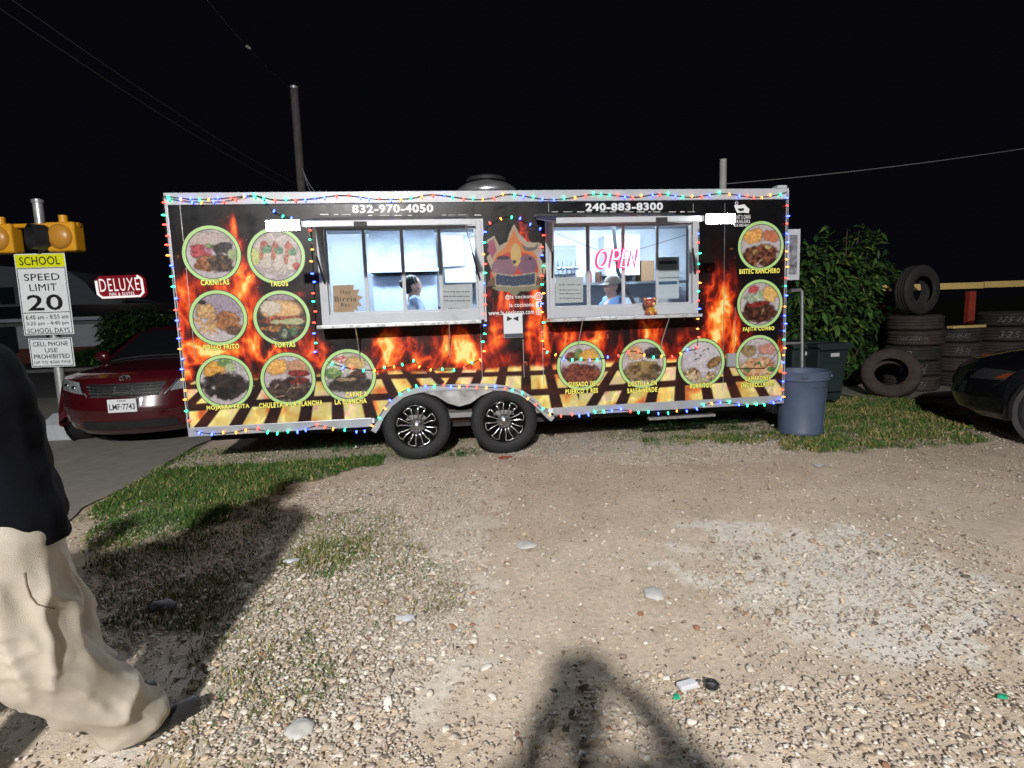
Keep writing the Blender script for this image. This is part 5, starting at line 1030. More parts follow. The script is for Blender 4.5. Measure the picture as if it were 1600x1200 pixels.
sp1 = panel('speed_plate', zs3, zs0, sw, sgw, cxo=cxs)
panel('school_panel', zs1+.01, zs0-.012, sw-.012, sgy, .004, parent=sp1, cxo=cxs)
def bord(z0, z1, hw, parent, off=.0046):
    mb = MB()
    for a, b, c, d in ((-hw, hw, z0, z0+.008), (-hw, hw, z1-.008, z1), (-hw, -hw+.008, z0+.009, z1-.009), (hw-.008, hw, z0+.009, z1-.009)):
        mb.add([F0+nv*off+ex*(cxs+p)+Z1*q_ for p, q_ in ((a, c), (b, c), (b, d), (a, d))], [(0, 1, 2, 3)])
    mb.build('sign_border', sgk, parent)
bord(zs3+.012, zs1+.004, sw-.014, sp1)
mb = MB(); mb.add([F0+nv*.0052+ex*(cxs+p)+Z1*q_ for p, q_ in ((-sw+.02, zs2-.004), (sw-.02, zs2-.004), (sw-.02, zs2+.004), (-sw+.02, zs2+.004))], [(0, 1, 2, 3)]); mb.build('sign_rule', sgk, sp1)
def stext(s_, zc_, h, w, parent, bold=.002, off=.0066): return text('sign_lettering', s_, F0+nv*off+ex*cxs+Z1*zc_, ex*w, Z1*h, sgk, parent, bold=bold, space=1.05)
H = zs1-zs2
stext('SCHOOL', (zs0+zs1)/2, .105, .50, sp1, .006, .0092); stext('SPEED', zs1-H*.20, H*.155, .44, sp1); stext('LIMIT', zs1-H*.43, H*.155, .34, sp1, 0.); stext('20', zs1-H*.775, H*.36, .44, sp1, .012)
h3 = zs2-zs3; stext('6:40 am - 8:55 am', zs2-h3*.20, h3*.19, .53, sp1, .0); stext('3:25 pm - 4:40 pm', zs2-h3*.50, h3*.20, .53, sp1, .0); stext('SCHOOL DAYS', zs2-h3*.80, h3*.20, .53, sp1, .0)
sp2 = panel('phone_plate', zc1, zc0, .275, sgw, cxo=cxs); bord(zc1+.01, zc0-.01, .262, sp2); h4 = zc0-zc1
for s_, t, w in (('CELL PHONE', .2, .44), ('USE', .42, .16), ('PROHIBITED', .63, .45), ('UP TO $200 FINE', .84, .46)): stext(s_, zc0-h4*t, h4*(.15 if t < .8 else .11), w, sp2, .002 if t < .8 else -.004)
zb1 = fit_z(372, 62)
MB().tube([F0-nv*.02+ex*(-.85)+Z1*(fit_z(352, 20)), F0-nv*.02+ex*.52+Z1*(fit_z(352, 100))], .028, 8).build('beacon_arm', sigy, Sg, True)
for xo in (-.44, .33):
    c = F0-nv*.02+ex*xo+Z1*zb1; bd = MB().box(c, (.36, .20, .36), R=RG.to_3x3()).build('beacon', sigy, Sg, bevel=.035, seg=3)
    Td = Matrix.Translation(c+nv*.10) @ nv.to_track_quat('Z', 'Y').to_matrix().to_4x4(); MB().lathe([(.155, 0), (.15, .02), (.11, .05), (.05, .066), (0, .07)], 24, Td).build('beacon_dome', M('amber_dome', lin((196, 138, 50)), .35), bd, True)
    MB().cyl(c+Z1*.18, c+Z1*.27, .05, n=12).build('beacon_mount', sigy, bd, True)
    c2 = c-ex*.21+nv*.06; dv_ = (-ex*.55+nv*.84).normalized(); Tv = Matrix.Translation(c2) @ dv_.to_track_quat('Z', 'Y').to_matrix().to_4x4()
    if xo > 0: MB().lathe([(.15, -.06), (.155, .16), (.148, .16), (.142, 0), (0, 0)], 24, Tv).build('beacon_visor', blackp, bd, True)

# ------------------------------------------------------------------ left: far side of the street
g0 = lambda y: float(hgt(0, y))
BA = thing('low_building', 'long low white building with brick base across the street', 'building', (-24, 36, g0(36)))
zf = 2.05; bw = M('far_white_siding', (.74, .76, .74), .7, var=.15, vs=1.2); brk = M('far_brick', lin((130, 74, 60)), .85, var=.3, vs=5)
zb_ = g0(36)
for k in range(9):
    x = -44+k*3.2; MB().bb(x+.02, x+3.18, 35.9, 36.2, zb_+.95, zf-.25).build('wall_panel', bw, BA)
MB().bb(-44, -15.2, 35.85, 36.2, zb_-.3, zb_+.94).build('brick_base', brk, BA); MB().bb(-44.3, -14.9, 35.2, 36.4, zf-.24, zf).build('fascia', bw, BA, bevel=.03)
mb = MB(); mb.add([(-44.5, 35.1, zf+.01), (-14.7, 35.1, zf+.01), (-14.7, 43, zf+1.0), (-44.5, 43, zf+1.0), (-44.5, 43, zf), (-14.7, 43, zf)], [(0, 1, 2, 3), (3, 2, 5, 4), (0, 3, 4), (1, 5, 2)]); mb.build('roof', M('far_dark_roof', (.02, .02, .024), .9), BA)
MB().bb(-44, -15.2, 36.21, 42.9, zb_-.3, zf).build('core', M('far_core', (.1, .1, .1), .9), BA)
for x in (-38.5, -35.2, -30.2, -27.0, -22.4, -17.5): MB().bb(x, x+.12, 35.75, 35.84, zb_, zf-.25).build('post', dark, BA)
for x in (-37.2, -25.5): w_ = MB().bb(x, x+1.3, 35.82, 35.90, zb_+.7, zf-.5).build('window', M('far_glass', (.03, .04, .045), .15), BA)
BB = thing('tall_building', 'dim grey building with stepped roofline rising behind the low white one', 'building', (-50, 62, g0(60)))
gw = M('far_grey_wall', (.30, .29, .29), .85, var=.12, vs=.6)
def bz(u, v): return D(u, v, 62)
a, b, c, d, e = bz(-60, 412), bz(112, 424), bz(150, 462), bz(195, 470), bz(238, 488)
mb = MB(); mb.prism([(a[0], -2), (d[0], -2), (d[0], d[2]), (c[0], c[2]), (b[0]+1.5, b[2]-1.2), (b[0], b[2]), (a[0], a[2])], 62, 70); mb.build('wall', gw, BB); mb = MB(); mb.bb(d[0]+.01, e[0]+2, 63, 70, -2, e[2]); mb.build('wing', gw, BB)
for u0, v0, u1, v1 in ((12, 450, 34, 475), (165, 480, 178, 490)):
    p, q = bz(u0, v0), bz(u1, v1); MB().bb(p[0], q[0], 61.9, 61.99, q[2], p[2]).build('window', MATS['far_glass'], BB)
BC = thing('far_house', 'small dark house with a lit doorway behind the van roof', 'building', (-17, 47, g0(47)))
p, q = D(232, 500, 50), D(300, 560, 50); MB().bb(p[0], p[0]+9, 47, 53, -1.5, D(250, 497, 50)[2]).build('wall', gw, BC); MB().bb(p[0]-.4, p[0]+9.4, 46.5, 53.5, D(250, 497, 50)[2]+.01, D(250, 490, 50)[2]).build('roof', MATS['far_dark_roof'], BC)
p, q = D(204, 517, 49), D(217, 540, 49); MB().bb(p[0], q[0], 46.0, 46.2, q[2], p[2]).build('lit_panel', M('lit_doorway', (.6, .58, .45), .6, emit=(1, .95, .75), es=.28), BC)
p = D(273, 515, 44); lo = thing('wall_lamp', 'tiny bright white lamp far behind the van', 'lamp', tuple(p)); MB().sphere(p, (.16, .1, .12), 10, 8).build('lamp_glass', M('far_lamp', (1, 1, 1), .3, emit=(.95, .92, 1), es=60), lo, True); MB().box((p[0], p[1]+.15, p[2]+.1), (.12, .25, .1)).build('lamp_bracket', dark, lo)
# roadside sign
dc = D(188, 448, 46); ds = 46/FPX; Ds = thing('motel_sign', 'lit red and white sign board on a dark pole across the street', 'sign', (dc[0], dc[1], g0(46)))
hx_, hz_ = 35*ds, 17.5*ds; ex2 = Vector((1, -.02, .018)).normalized(); up2 = Vector((-.05, 0, 1)).normalized(); Oc = Vector(dc)
def sgp(x, z, y=0): return Oc+ex2*x+up2*z+Vector((0, y, 0))
def oct_(hx, hz, k): return [(-hx, -hz+k), (-hx+k, -hz), (hx-k, -hz), (hx, -hz+k), (hx, hz-k), (hx-k, hz), (-hx+k, hz), (-hx, hz-k)]
o8 = oct_(hx_, hz_, .3); mb = MB(); mb.add([sgp(x, z) for x, z in o8]+[sgp(x, z, .4) for x, z in o8], [tuple(range(8)), tuple(range(15, 7, -1))]+[(i, (i+1) % 8, 8+(i+1) % 8, 8+i) for i in range(8)])
mb.build('board', M('sign_red', lin((120, 16, 26)), .5, emit=(.5, .012, .03), es=.32), Ds)
wl = M('sign_lit_white', (.8, .8, .78), .5, emit=(1, .97, .93), es=.95); MB().tube([sgp(x*.95, z*.90, -.09) for x, z in (o8[6:]+o8[:6])[1:]], .085, 6).build('border_tube', wl, Ds, True)
text('sign_name', 'DELUXE', sgp(-.02, .16, -.05), ex2*hx_*1.66, up2*hz_*1.12, wl, Ds, bold=-.006, space=1.15); text('sign_line', 'INN & SUITES', sgp(.05, -hz_*.64, -.05), ex2*hx_*1.05, up2*hz_*.30, wl, Ds, bold=.0, space=1.15)
MB().cyl((dc[0]+.1, dc[1]+.2, g0(46)), (dc[0]+.1, dc[1]+.2, dc[2]-hz_+.02), .16, n=12).build('pole', dark, Ds, True)

# ------------------------------------------------------------------ plants
def leafy(name, label, cat, base, stems, leaves, llen, lw, mat, seed, droop=.5, barkm=None, group=None, part='crown'):
    """stems: lists of points; leaves spread along and around the upper stems"""
    g = np.random.default_rng(seed); R = thing(name, label, cat, base, group=group); barkm = barkm or M('bark', lin((84, 70, 56)), .9, var=.3, vs=20)
    for s_ in stems: MB().tube(s_, [max(.008, .045*(1-i/len(s_))) for i in range(len(s_))], 6).build('trunk', barkm, R, True)
    pts = [];
    for s_ in stems:
        s_ = [Vector(p) for p in s_]
        for i in range(1, len(s_)):
            for k in range(5): pts.append(s_[i-1].lerp(s_[i], k/5))
    pts = np.array([p[:] for p in pts]); n = leaves; ci = g.integers(0, len(pts), n); ck = g.normal(0, 1, (n, 3))
    return R, pts, ci, ck, g
def leaf_mesh(R, name, B, dirs, L, Wd, mat, g, droop):
    n = len(B); d = dirs/np.linalg.norm(dirs, axis=1, keepdims=True); side = np.cross(d, np.array([0, 0, 1.])); side /= np.maximum(1e-6, np.linalg.norm(side, axis=1, keepdims=True)); up = np.cross(side, d)
    L = L[:, None]; Wd = Wd[:, None]; mid = B+d*L*.5+up*L*.06; tip = B+d*L-np.array([0, 0, 1.])*L*droop; q1 = B+d*L*.42+side*Wd-np.array([0, 0, .1])*L; q2 = B+d*L*.42-side*Wd-np.array([0, 0, .1])*L
    P = np.stack([B, q1, mid, q2, tip], 1).reshape(-1, 3); o5 = np.arange(n)[:, None]*5; f = np.concatenate([o5+np.array([[0, 1, 2]]), o5+np.array([[0, 2, 3]]), o5+np.array([[1, 4, 2]]), o5+np.array([[2, 4, 3]])])
    c = np.stack([lin(v) for v in ((54, 84, 40), (70, 104, 46), (40, 66, 36), (110, 130, 64))])[g.choice(4, n, p=(.4, .3, .2, .1))]*g.uniform(.7, 1.25, (n, 1))
    return link(name, np_mesh(name, P, f, False, np.repeat(c, 5, 0)), R, True, mat)
leafm = M('leaf', attr='Col', rough=.55, spec=.35)
def shrub(label, base, outline, n, llen, seed, cat='shrub', name='leafy_shrub', depth=.55, mat=leafm, group=None):
    """outline: list of (x, z, radius) clumps"""
    g = np.random.default_rng(seed); R = thing(name, label, cat, base, group=group); x0, y0, z0 = base; bark_ = M('bark', lin((84, 70, 56)), .9, var=.3, vs=20)
    for i, (cx, cz, r) in enumerate(outline):
        t = g.uniform(-.5, .5); m = Vector((x0+(cx-x0)*.4, y0+t*depth*.5, z0+(cz-z0)*.5)); MB().tube([(x0+g.uniform(-.15, .15), y0+g.uniform(-.1, .1), z0-.05), m, (cx, y0+t*depth, cz+r*.6)], [.03, .02, .006], 5).build('stem', bark_, R, True)
    w = np.array([r**2 for _, _, r in outline]); w = w/w.sum(); B = []; Dr = []
    k = g.choice(len(outline), n//6, p=w); 
    for j in k:                                           # sprays of leaves
        cx, cz, r = outline[j]; v = g.normal(0, 1, 3); v /= np.linalg.norm(v); rad = r*g.uniform(.35, 1.05)**.6
        c = np.array([cx, y0, cz])+v*rad*np.array([1, depth/.55*.9, 1]); ax = v*.8+np.array([0, -.15, .45])+g.normal(0, .25, 3); ax /= np.linalg.norm(ax)
        for m in range(6):
            ph = g.uniform(0, 6.28); s_ = np.cross(ax, [.3, .2, 1]); s_ /= np.linalg.norm(s_)+1e-6; s2 = np.cross(ax, s_); B.append(c-ax*llen*.6+ax*llen*1.4*m/6); Dr.append(ax*.55+(s_*math.cos(ph)+s2*math.sin(ph))*.9+np.array([0, 0, -.1]))
    B = np.array(B); Dr = np.array(Dr); ok = B[:, 2] > z0+.02; B, Dr = B[ok], Dr[ok]; n = len(B)
    leaf_mesh(R, 'crown', B, Dr, g.uniform(.4, 1.35, n)*llen, g.uniform(.13, .26, n)*llen, mat, g, .35); return R
ydb = 3.6
def bp(u, v): p = F(u, v, ydb); return p[0], p[2]
ol = []
for u, v, r in ((1275, 430, .40), (1270, 480, .45), (1265, 405, .20), (1300, 412, .32), (1318, 440, .5), (1330, 385, .22), (1352, 384, .13), (1345, 416, .28), (1358, 446, .32), (1376, 432, .12), (1290, 470, .5), (1330, 480, .52), (1300, 520, .5), (1340, 520, .46), (1365, 480, .3), (1290, 560, .45), (1325, 560, .42), (1258, 440, .3), (1255, 510, .35), (1385, 460, .15), (1270, 540, .4), (1262, 378, .10), (1292, 376, .12), (1312, 368, .09), (1338, 366, .09), (1357, 372, .10), (1376, 408, .12), (1392, 440, .10)):
    x, z = bp(u, v); ol.append((x, z, r))
shrub('tall leafy green shrub behind the bins right of the trailer', (bp(1310, 590)[0], ydb, 0), ol, 4000, .21, 5, depth=.6)
dleaf = M('dark_leaf', attr='Col', rough=.7, spec=.2)
for k, (u, v, dist, cl, lab) in enumerate((((200, 550, 38, ((182, 512, .6), (198, 506, .7), (190, 528, .8), (206, 520, .9), (200, 540, 1.)), 'dark rounded tree beneath the lit red sign')), (235, 550, 36, ((225, 512, .8), (243, 508, .8), (258, 520, .8), (230, 530, 1.1), (214, 512, .6)), 'dark tree behind the roof of the red van'), (130, 565, 30, ((132, 560, .3), (142, 558, .3), (152, 560, .35), (162, 556, .4)), 'low dark hedge before the white building'))):
    b = D(u, v, dist); oo = [(D(a, c, dist)[0], D(a, c, dist)[2], r) for a, c, r in cl]; shrub(lab, (b[0], b[1], min(g0(b[1]), b[2])), oo, 2600, .5 if dist > 31 else .25, 20+k, cat='tree' if k < 2 else 'hedge', name='tree' if k < 2 else 'hedge', depth=1.2, mat=dleaf)

# ------------------------------------------------------------------ bins
gb = G(1272, 683); tc = M('grey_bin_plastic', lin((78, 91, 112)), .55, var=.12, vs=5, rvar=.1, bump=.05, bs=300)
TCN = thing('round_bin', 'round blue-grey plastic trash can right of the trailer', 'trash can', (gb[0], gb[1]+.25, 0)); bx, by = gb[0], gb[1]+.25
Hc = .70; Tm = Matrix.Translation((bx, by, 0))
mb = MB(); mb.lathe([(0, .0), (.215, .0), (.235, .012), (.238, .03), (.228, .045), (.262, Hc-.10), (.266, Hc-.095), (.285, Hc-.09), (.288, Hc-.03), (.292, Hc-.02), (.296, Hc), (.286, Hc+.006), (.272, Hc-.002), (.262, Hc-.06), (.222, .05), (0, .03)], 48, Tm); mb.build('tub', tc, TCN, True)
for s_ in (-1, 1):
    a0 = 0 if s_ > 0 else math.pi; mb = MB(); mb.tube([(bx+math.cos(a0+t)*(.29+.035*math.cos(t*3.1)), by+math.sin(a0+t)*.29, Hc-.05-.02*abs(t)) for t in (-.42, -.3, 0, .3, .42)], [.016, .02, .022, .02, .016], 8); mb.build('handle', tc, TCN, True)
a = [-1.75+i*.1 for i in range(9)]; zz0, zz1 = .06, Hc-.16
def rr(z): return .228+(.262-.228)*(z-.045)/(Hc-.145)+.003
pth = [(bx+math.cos(t)*rr(zz1), by+math.sin(t)*rr(zz1), zz1) for t in a]+[(bx+math.cos(a[-1]+.1)*rr(z), by+math.sin(a[-1]+.1)*rr(z), z) for z in (zz1-.03, .4, .25, zz0)]
MB().tube(pth, .0045, 5).build('moulded_ridge', M('bin_ridge', lin((70, 84, 106)), .6), TCN, True)
text('moulded_mark', 'BRUTE', None, None, None, M('bin_mark', lin((34, 40, 52)), .6), TCN, bold=.02, fn=lambda p, q: (bx+math.cos(-2.05+p*.22)*.2915, by+math.sin(-2.05+p*.22)*.2915, Hc-.058+q*.022))
def wheelie(label, u, v, dist, rz):
    p = D(u, v, dist); R = thing('wheeled_bin', label, 'trash can', (p[0], p[1], 0), rz, group='wheeled bins behind the round can'); R.scale = (.8, .8, 1); m = M('dark_green_plastic', lin((30, 46, 45)), .6, var=.12, vs=5); h = p[2]
    mb = MB(); mb.add([(-.24, -.26, .08), (.24, -.26, .08), (.24, .22, .08), (-.24, .22, .08), (-.30, -.36, h-.08), (.30, -.36, h-.08), (.30, .36, h-.08), (-.30, .36, h-.08)], [(3, 2, 1, 0), (0, 1, 5, 4), (1, 2, 6, 5), (2, 3, 7, 6), (3, 0, 4, 7), (4, 5, 6, 7)]); b_ = mb.build('bin_body', m, R, bevel=.03, world=False, seg=3)
    mb = MB(); mb.box((0, 0, h-.045), (.66, .78, .06)); mb.build('lid', m, R, bevel=.022, world=False, seg=3); MB().box((0, -.40, h-.08), (.62, .04, .05)).build('rim', m, R, bevel=.012, world=False)
    MB().box((0, -.342, h*.45), (.34, .012, h*.42), R=Matrix.Rotation(-.10, 3, 'X')).build('front_panel', m, R, bevel=.004, world=False); MB().tube([(-.27, .42, h-.10), (.27, .42, h-.10)], .018, 8).build('handle', m, R, True, world=False)
    MB().add([(-.07, -.3645, h-.2), (.10, -.3645, h-.2), (.10, -.3645, h-.15), (-.07, -.3645, h-.15)], [(0, 1, 2, 3)]).build('label_sticker', M('bin_sticker', (.5, .52, .52), .6, var=.5, vs=60), R, world=False)
    for s_ in (-1, 1): MB().cyl((s_*.24, .27, .11), (s_*.30, .27, .11), .11, n=20).build('wheel', rubber, R, True, world=False)
wheelie('dark green wheeled bin half hidden behind the round grey can', 1281, 533, 8.3, .06); wheelie('second dark green bin nearly hidden behind the trailer\'s pipe rack', 1246, 531, 8.5, -.05)

# ------------------------------------------------------------------ tyre stacks
TR, TW = .385, .235
SCRAP = MB().lathe(tyre_prof(TR, TW, .215), 44, ends=False).lathe([(.215, -TW*.41), (.30, -TW*.36), (.345, -TW*.3), (.345, TW*.3), (.30, TW*.36), (.215, TW*.41)], 44, ends=False).mesh('old_tyre', True)
SCRAPS = []
for i, c in enumerate(((60, 49, 45), (44, 41, 40), (55, 46, 42))):
    m = SCRAP.copy(); m.materials.append(M('old_rubber_%s' % 'abc'[i], lin(c), .8, var=.4, vs=10, bump=.2, bs=50)); SCRAPS.append(m)
chalk = M('chalk_mark', (.17, .17, .165), .95, var=.8, vs=22)
def tyre(label, loc, rot=(0, 0, 0), k=0, mark=None, sc_=1.0):
    o = link('old_tyre', SCRAPS[k % 3]); o.location = loc; o.rotation_euler = rot; o.scale = (sc_, sc_, 1); tag(o, label, 'tyre', 'old tyres stacked by the fence')
    if mark:
        s_, a0, wd, ht = mark; t = text('chalk_number', s_, None, None, None, chalk, o, bold=-.010, space=1.15, slant=.12, world=False, fn=lambda p, q: ((TR+.003)*math.cos(a0+p*wd/TR), (TR+.003)*math.sin(a0+p*wd/TR), q*ht)); 
    return o
def stack(u, v, y, n, labs, marks, k0, sc_=1., jit=.02):
    p = F(u, v, y); z = TW/2+.012
    g = random.Random(u)
    for i in range(n):
        tyre(labs[i], (p[0]+g.uniform(-jit, jit), y+g.uniform(-jit, jit), z+i*(TW+.001)), (0, 0, 0), k0+i*(1 if i % 2 else 2), marks.get(i), sc_); 
    return p, z+(n-1)*TW+TW/2
oth = ('bottom', 'second', 'third', 'fourth', 'top')
A0 = math.atan2(CAM[1]-2.6, CAM[0]-9.6)
p, zt_ = stack(1424, 600, 2.55, 5, ['%s tyre of the tall stack beside the leaning tyre' % s_ for s_ in oth], {0: ('2-1/0 21', A0-.05, .42, .09), 1: ('T 2SH', A0-.02, .34, .15), 2: ('2', A0-.1, .08, .1), 3: ('235 85R16', A0-.1, .4, .055)}, 0)
tyre('upright tyre standing on top of the tall stack', (p[0]+.02, 2.55, zt_+TR+.005), (math.radians(90), 0, math.radians(12)), 1)
lp_ = F(1372, 582, 2.25); tyre('tyre leaning on its edge against the foot of the tall stack', (lp_[0], 2.0, .345), (math.radians(62), 0, math.radians(-38)), 0)
p2, z2 = stack(1492, 600, 2.75, 4, ['%s tyre of the shorter middle stack under a yellow board' % s_ for s_ in ('bottom', 'second', 'third', 'top')], {3: ('225-45-R2', A0-.05, .34, .07), 2: ('9.5-16', A0+.18, .22, .1)}, 1, .86)
p3, z3 = stack(1568, 600, 2.6, 5, ['%s tyre of the stack behind the black car' % s_ for s_ in oth], {4: ('225 60', A0-.02, .32, .085), 3: ('325', A0-.05, .22, .10)}, 2, 1.12)
o = MB().box((p2[0]-.05, 2.55, z2+.022), (.62, .12, .04), rz=.05).build('board', M('yellow_board', lin((206, 178, 110)), .7, var=.15, vs=8), bevel=.004); tag(o, 'short yellow board lying on the middle tyre stack', 'board')

# fence of red posts and a yellow rail
yf = 3.55; FN = thing('rail_fence', 'red posts carrying a long pale yellow rail behind the tyres', 'fence', (F(1515, 600, yf)[0], yf, 0)); redp = M('red_post_paint', lin((150, 52, 36)), .7, var=.2, vs=6); yrl = M('yellow_rail_paint', lin((222, 190, 116)), .65, var=.1, vs=6)
for u, vt in ((1383, 457), (1517, 455), (1660, 450)):
    q = F(u, vt, yf); MB().bb(q[0]-.065, q[0]+.065, yf-.05, yf+.05, -.02, q[2]).build('post', redp, FN, bevel=.008)
za = F(1383, 450, yf)[2]; xa, xb, xc = F(1352, 453, yf)[0], F(1531, 449, yf)[0], F(1700, 446, yf)[0]
for i, (x0, x1) in enumerate(((xa, xb-.01), (xb+.01, xc))): MB().bb(x0, x1, yf-.085, yf-.051, za-.06+i*.008, za+.05+i*.008).build('rail', yrl, FN, bevel=.006)

# ------------------------------------------------------------------ poles and wires
wood = M('weathered_pole', lin((80, 76, 74)), .85, var=.25, vs=8)
def pole(label, u, v, y, r, wood=wood):
    p = F(u, v, y); R = thing('utility_pole', label, 'utility pole', (p[0], y, g0(y)), group='utility poles behind the trailer'); MB().cyl((p[0], y, g0(y)-.3), (p[0], y, p[2]), r*1.15, r, 16).build('shaft', wood, R, True); return R, p
P1, a = pole('tall bare utility pole rising behind the left half of the roof', 459.5, 138, 8, .085)
MB().lathe([(.088, 0), (.09, .04), (.05, .07), (0, .08)], 14, Matrix.Translation((a[0], 8, a[2]-.01))).build('pole_cap', galv, P1, True)
P2, b = pole('short pale pole end rising behind the right half of the roof', 1130, 249, 6, .07, M('pale_pole', lin((196, 196, 192)), .7, var=.12, vs=8))
wm = M('cable', (.045, .045, .05), .6); wm2 = M('pale_cable', (.25, .25, .26), .5)
def wire(label, p0, p1, sag, r=.012, mt=wm, grp='overhead cables'):
    p0, p1 = Vector(p0), Vector(p1); pts = [p0.lerp(p1, i/24)-Vector((0, 0, sag*4*(i/24)*(1-i/24))) for i in range(25)]; o = MB().tube(pts, r, 6).build('cable', mt, None, True); tag(o, label, 'cable', grp); return o
wire('thin cable climbing left from the top of the tall pole', (a[0], 8, a[2]-.05), tuple(F(300, -30, 2.5)), .12, .006, wm2)
MB().cyl(F(385, 72, 4.2), F(391, 76, 4.25), .02, n=8).build('cable_clamp', galv, bpy.data.objects['cable'], True)
wire('upper of the two long cables crossing the upper left sky', tuple(F(-20, -28, 5)), tuple(F(470, 292, 12)), .15, .010, wm)
wire('lower of the two long cables crossing the upper left sky', tuple(F(-40, -14, 5)), tuple(F(462, 300, 12)), .15, .010, wm)
wire('pale cable running right from the short pole over the tyres', tuple(F(1136, 287, 6)), tuple(F(1640, 226, 5)), .06, .009, wm2)
wire('first of two pale service cables drooping from the tall pole to the roof', tuple(F(472, 263, 7.9)), tuple(F(510, 298, 7)), .25, .010, wm2, 'service cables'); wire('second of two pale service cables drooping from the tall pole to the roof', tuple(F(474, 268, 7.9)), tuple(F(500, 298, 7)), .28, .010, wm2, 'service cables')

# ------------------------------------------------------------------ litter
def flake(label, name, u, v, w, d, h, mt, seed, cat='litter'):
    p = G(u, v); g = random.Random(seed); n = 9; ring = [(math.cos(2*math.pi*i/n)*w*g.uniform(.75, 1.1), math.sin(2*math.pi*i/n)*d*g.uniform(.75, 1.1)) for i in range(n)]
    mb = MB(); mb.add([(p[0]+x, p[1]+y, .004) for x, y in ring]+[(p[0]+x*.8, p[1]+y*.8, .004+h*g.uniform(.7, 1.2)) for x, y in ring], [tuple(range(n-1, -1, -1)), tuple(range(n, 2*n))]+[(i, (i+1) % n, n+(i+1) % n, n+i) for i in range(n)]); o = mb.build(name, mt, None, True); tag(o, label, cat); return o
def crumple(label, u, v, w, d, h, mt, seed, name='paper_scrap'):
    p = G(u, v); g = np.random.default_rng(seed); n = 9; t = np.linspace(-1, 1, n); A_, B_ = np.meshgrid(t, t, indexing='ij'); r_ = np.hypot(A_, B_); ok = r_ < .95+.25*(fbm(A_*2+seed, B_*2, 2, seed)-.5)*2
    Zc = .006+h*(.3+fbm(A_*1.8+seed*3, B_*1.8, 3, seed+1))*np.clip(1.15-r_, .1, 1)+g.uniform(0, h*.35, A_.shape); P = np.stack([p[0]+A_*w+g.normal(0, w*.04, A_.shape), p[1]+B_*d+g.normal(0, d*.04, A_.shape), Zc], -1).reshape(-1, 3)
    idx = np.arange(n*n).reshape(n, n); q = np.stack([idx[:-1, :-1], idx[1:, :-1], idx[1:, 1:], idx[:-1, 1:]], -1)[ok[:-1, :-1] & ok[1:, 1:] & ok[1:, :-1] & ok[:-1, 1:]]; us_ = np.unique(q); rm = -np.ones(n*n, int); rm[us_] = np.arange(len(us_))
    o = link(name, np_mesh(name, P[us_], rm[q], False), mat=mt); tag(o, label, 'litter'); return o
def flat_stone(label, u, v, w, d, h, mt, seed):
    p = G(u, v); bm = bmesh.new(); bmesh.ops.create_icosphere(bm, subdivisions=3, radius=1)
    for vt in bm.verts:
        k = 1+.30*mnoise.noise(vt.co*1.3+Vector((seed, 0, 0)))+.10*mnoise.noise(vt.co*4+Vector((0, seed, 0))); vt.co = Vector((p[0]+vt.co.x*w*k, p[1]+vt.co.y*d*k, h*.3+vt.co.z*h*k))
    me = bpy.data.meshes.new('flat_stone'); bm.to_mesh(me); bm.free(); me.polygons.foreach_set('use_smooth', [True]*len(me.polygons)); tag(link('flat_stone', me, mat=mt), label, 'stone')
pw = M('litter_white', (.62, .63, .66), .6, var=.06)
wp = G(1074, 1076); mb = MB(); mb.box((wp[0], wp[1], .016), (.078, .04, .022), rz=.2); o = mb.build('plastic_tray', pw, bevel=.008, seg=3); tag(o, 'small white plastic piece beside the black bottle cap', 'litter')
bpz = G(1112, 1075); mb = MB(); mb.lathe([(0, .004), (.024, .004), (.026, .008), (.026, .022), (.022, .026), (.018, .024), (.016, .018), (0, .018)], 20, Matrix.Translation((bpz[0], bpz[1], 0))); o = mb.build('bottle_cap', M('cap_black', (.02, .02, .022), .4), None, True); tag(o, 'black bottle cap on the gravel', 'bottle cap')
flake('small green glass chip below the white plastic piece', 'glass_chip', 1057, 1092, .014, .014, .012, M('green_glass', lin((40, 160, 120)), .2), 3)
flake('small green chip near the right edge of the lot', 'glass_chip', 1566, 1091, .02, .012, .01, MATS['green_glass'], 4)
crumple('white crushed paper left of centre on the gravel', 634, 970, .055, .045, .02, pw, 5); crumple('white paper scrap lying above the dry grass', 455, 880, .06, .04, .02, pw, 6)
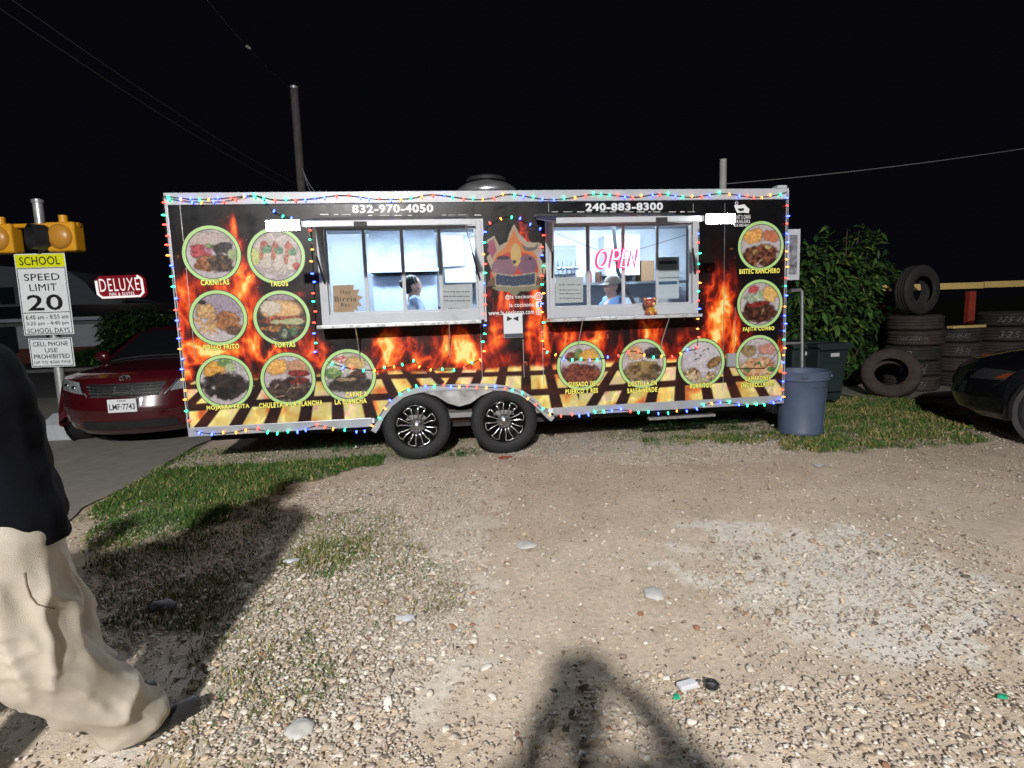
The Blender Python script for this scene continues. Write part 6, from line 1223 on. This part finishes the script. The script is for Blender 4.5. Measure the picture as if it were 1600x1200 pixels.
crumple('pale flattened scrap before the round grey can', 1283, 729, .08, .07, .015, pw, 7); crumple('white scrap in the grass beside the left wheel', 556, 703, .03, .02, .04, pw, 8)
flat_stone('pale flat stone in the middle of the lot', 822, 852, .07, .06, .015, M('pale_stone', (.5, .49, .47), .8, var=.2), 9); flat_stone('pale flat stone right of the middle of the lot', 1022, 928, .05, .07, .015, MATS['pale_stone'], 10); flat_stone('white stone at the bottom left of the lot', 470, 1140, .05, .05, .02, MATS['pale_stone'], 11); flat_stone('large grey stone in the shadow at left', 252, 950, .07, .05, .03, M('grey_stone', (.25, .25, .26), .8, var=.2), 12)
crumple('white scrap beside the weeds near the grey can', 1208, 668, .05, .03, .03, pw, 13)
rs = G(790, 716); o = MB().box((rs[0], rs[1], .012), (.14, .02, .012), rz=.05).build('red_strap', M('red_strap', lin((150, 40, 30)), .7), bevel=.003); tag(o, 'short red strap lying under the right trailer wheel', 'strap')

# ------------------------------------------------------------------ the street lamp behind the camera that lights the lot
lx, ly, lz = STREET_LAMP; SLT = thing('street_lamp', 'tall steel street lamp at the near side of the lot', 'street lamp', (lx, ly-2.2, 0))
MB().cyl((lx, ly-2.2, 0), (lx, ly-2.2, lz+.25), .09, .06, 16).build('post', galv, SLT, True); MB().tube([(lx, ly-2.2, lz+.2), (lx, ly-1.2, lz+.42), (lx, ly-.3, lz+.38)], .035, 10).build('arm', galv, SLT, True)
MB().box((lx, ly-.02, lz+.34), (.30, .62, .10)).build('lamp_head', M('lamp_grey', (.3, .31, .32), .5), SLT, bevel=.03); MB().box((lx, ly, lz+.285), (.22, .42, .012)).build('lamp_glass', M('street_lens', (.9, .9, .85), .3, emit=(1, .95, .86), es=12), SLT)
ld = bpy.data.lights.new('street_lamp_light', 'SPOT'); ld.energy = STREET_POWER; ld.color = (1, .965, .92); ld.spot_size = math.radians(104); ld.spot_blend = 1.; ld.shadow_soft_size = .20
lo_ = bpy.data.objects.new('street_lamp_light', ld); COL.objects.link(lo_); lo_.location = (0, 2.2, lz+.16); lo_.rotation_euler = Vector((.08, .93, -.38)).to_track_quat('-Z', 'Y').to_euler(); lo_.parent = SLT
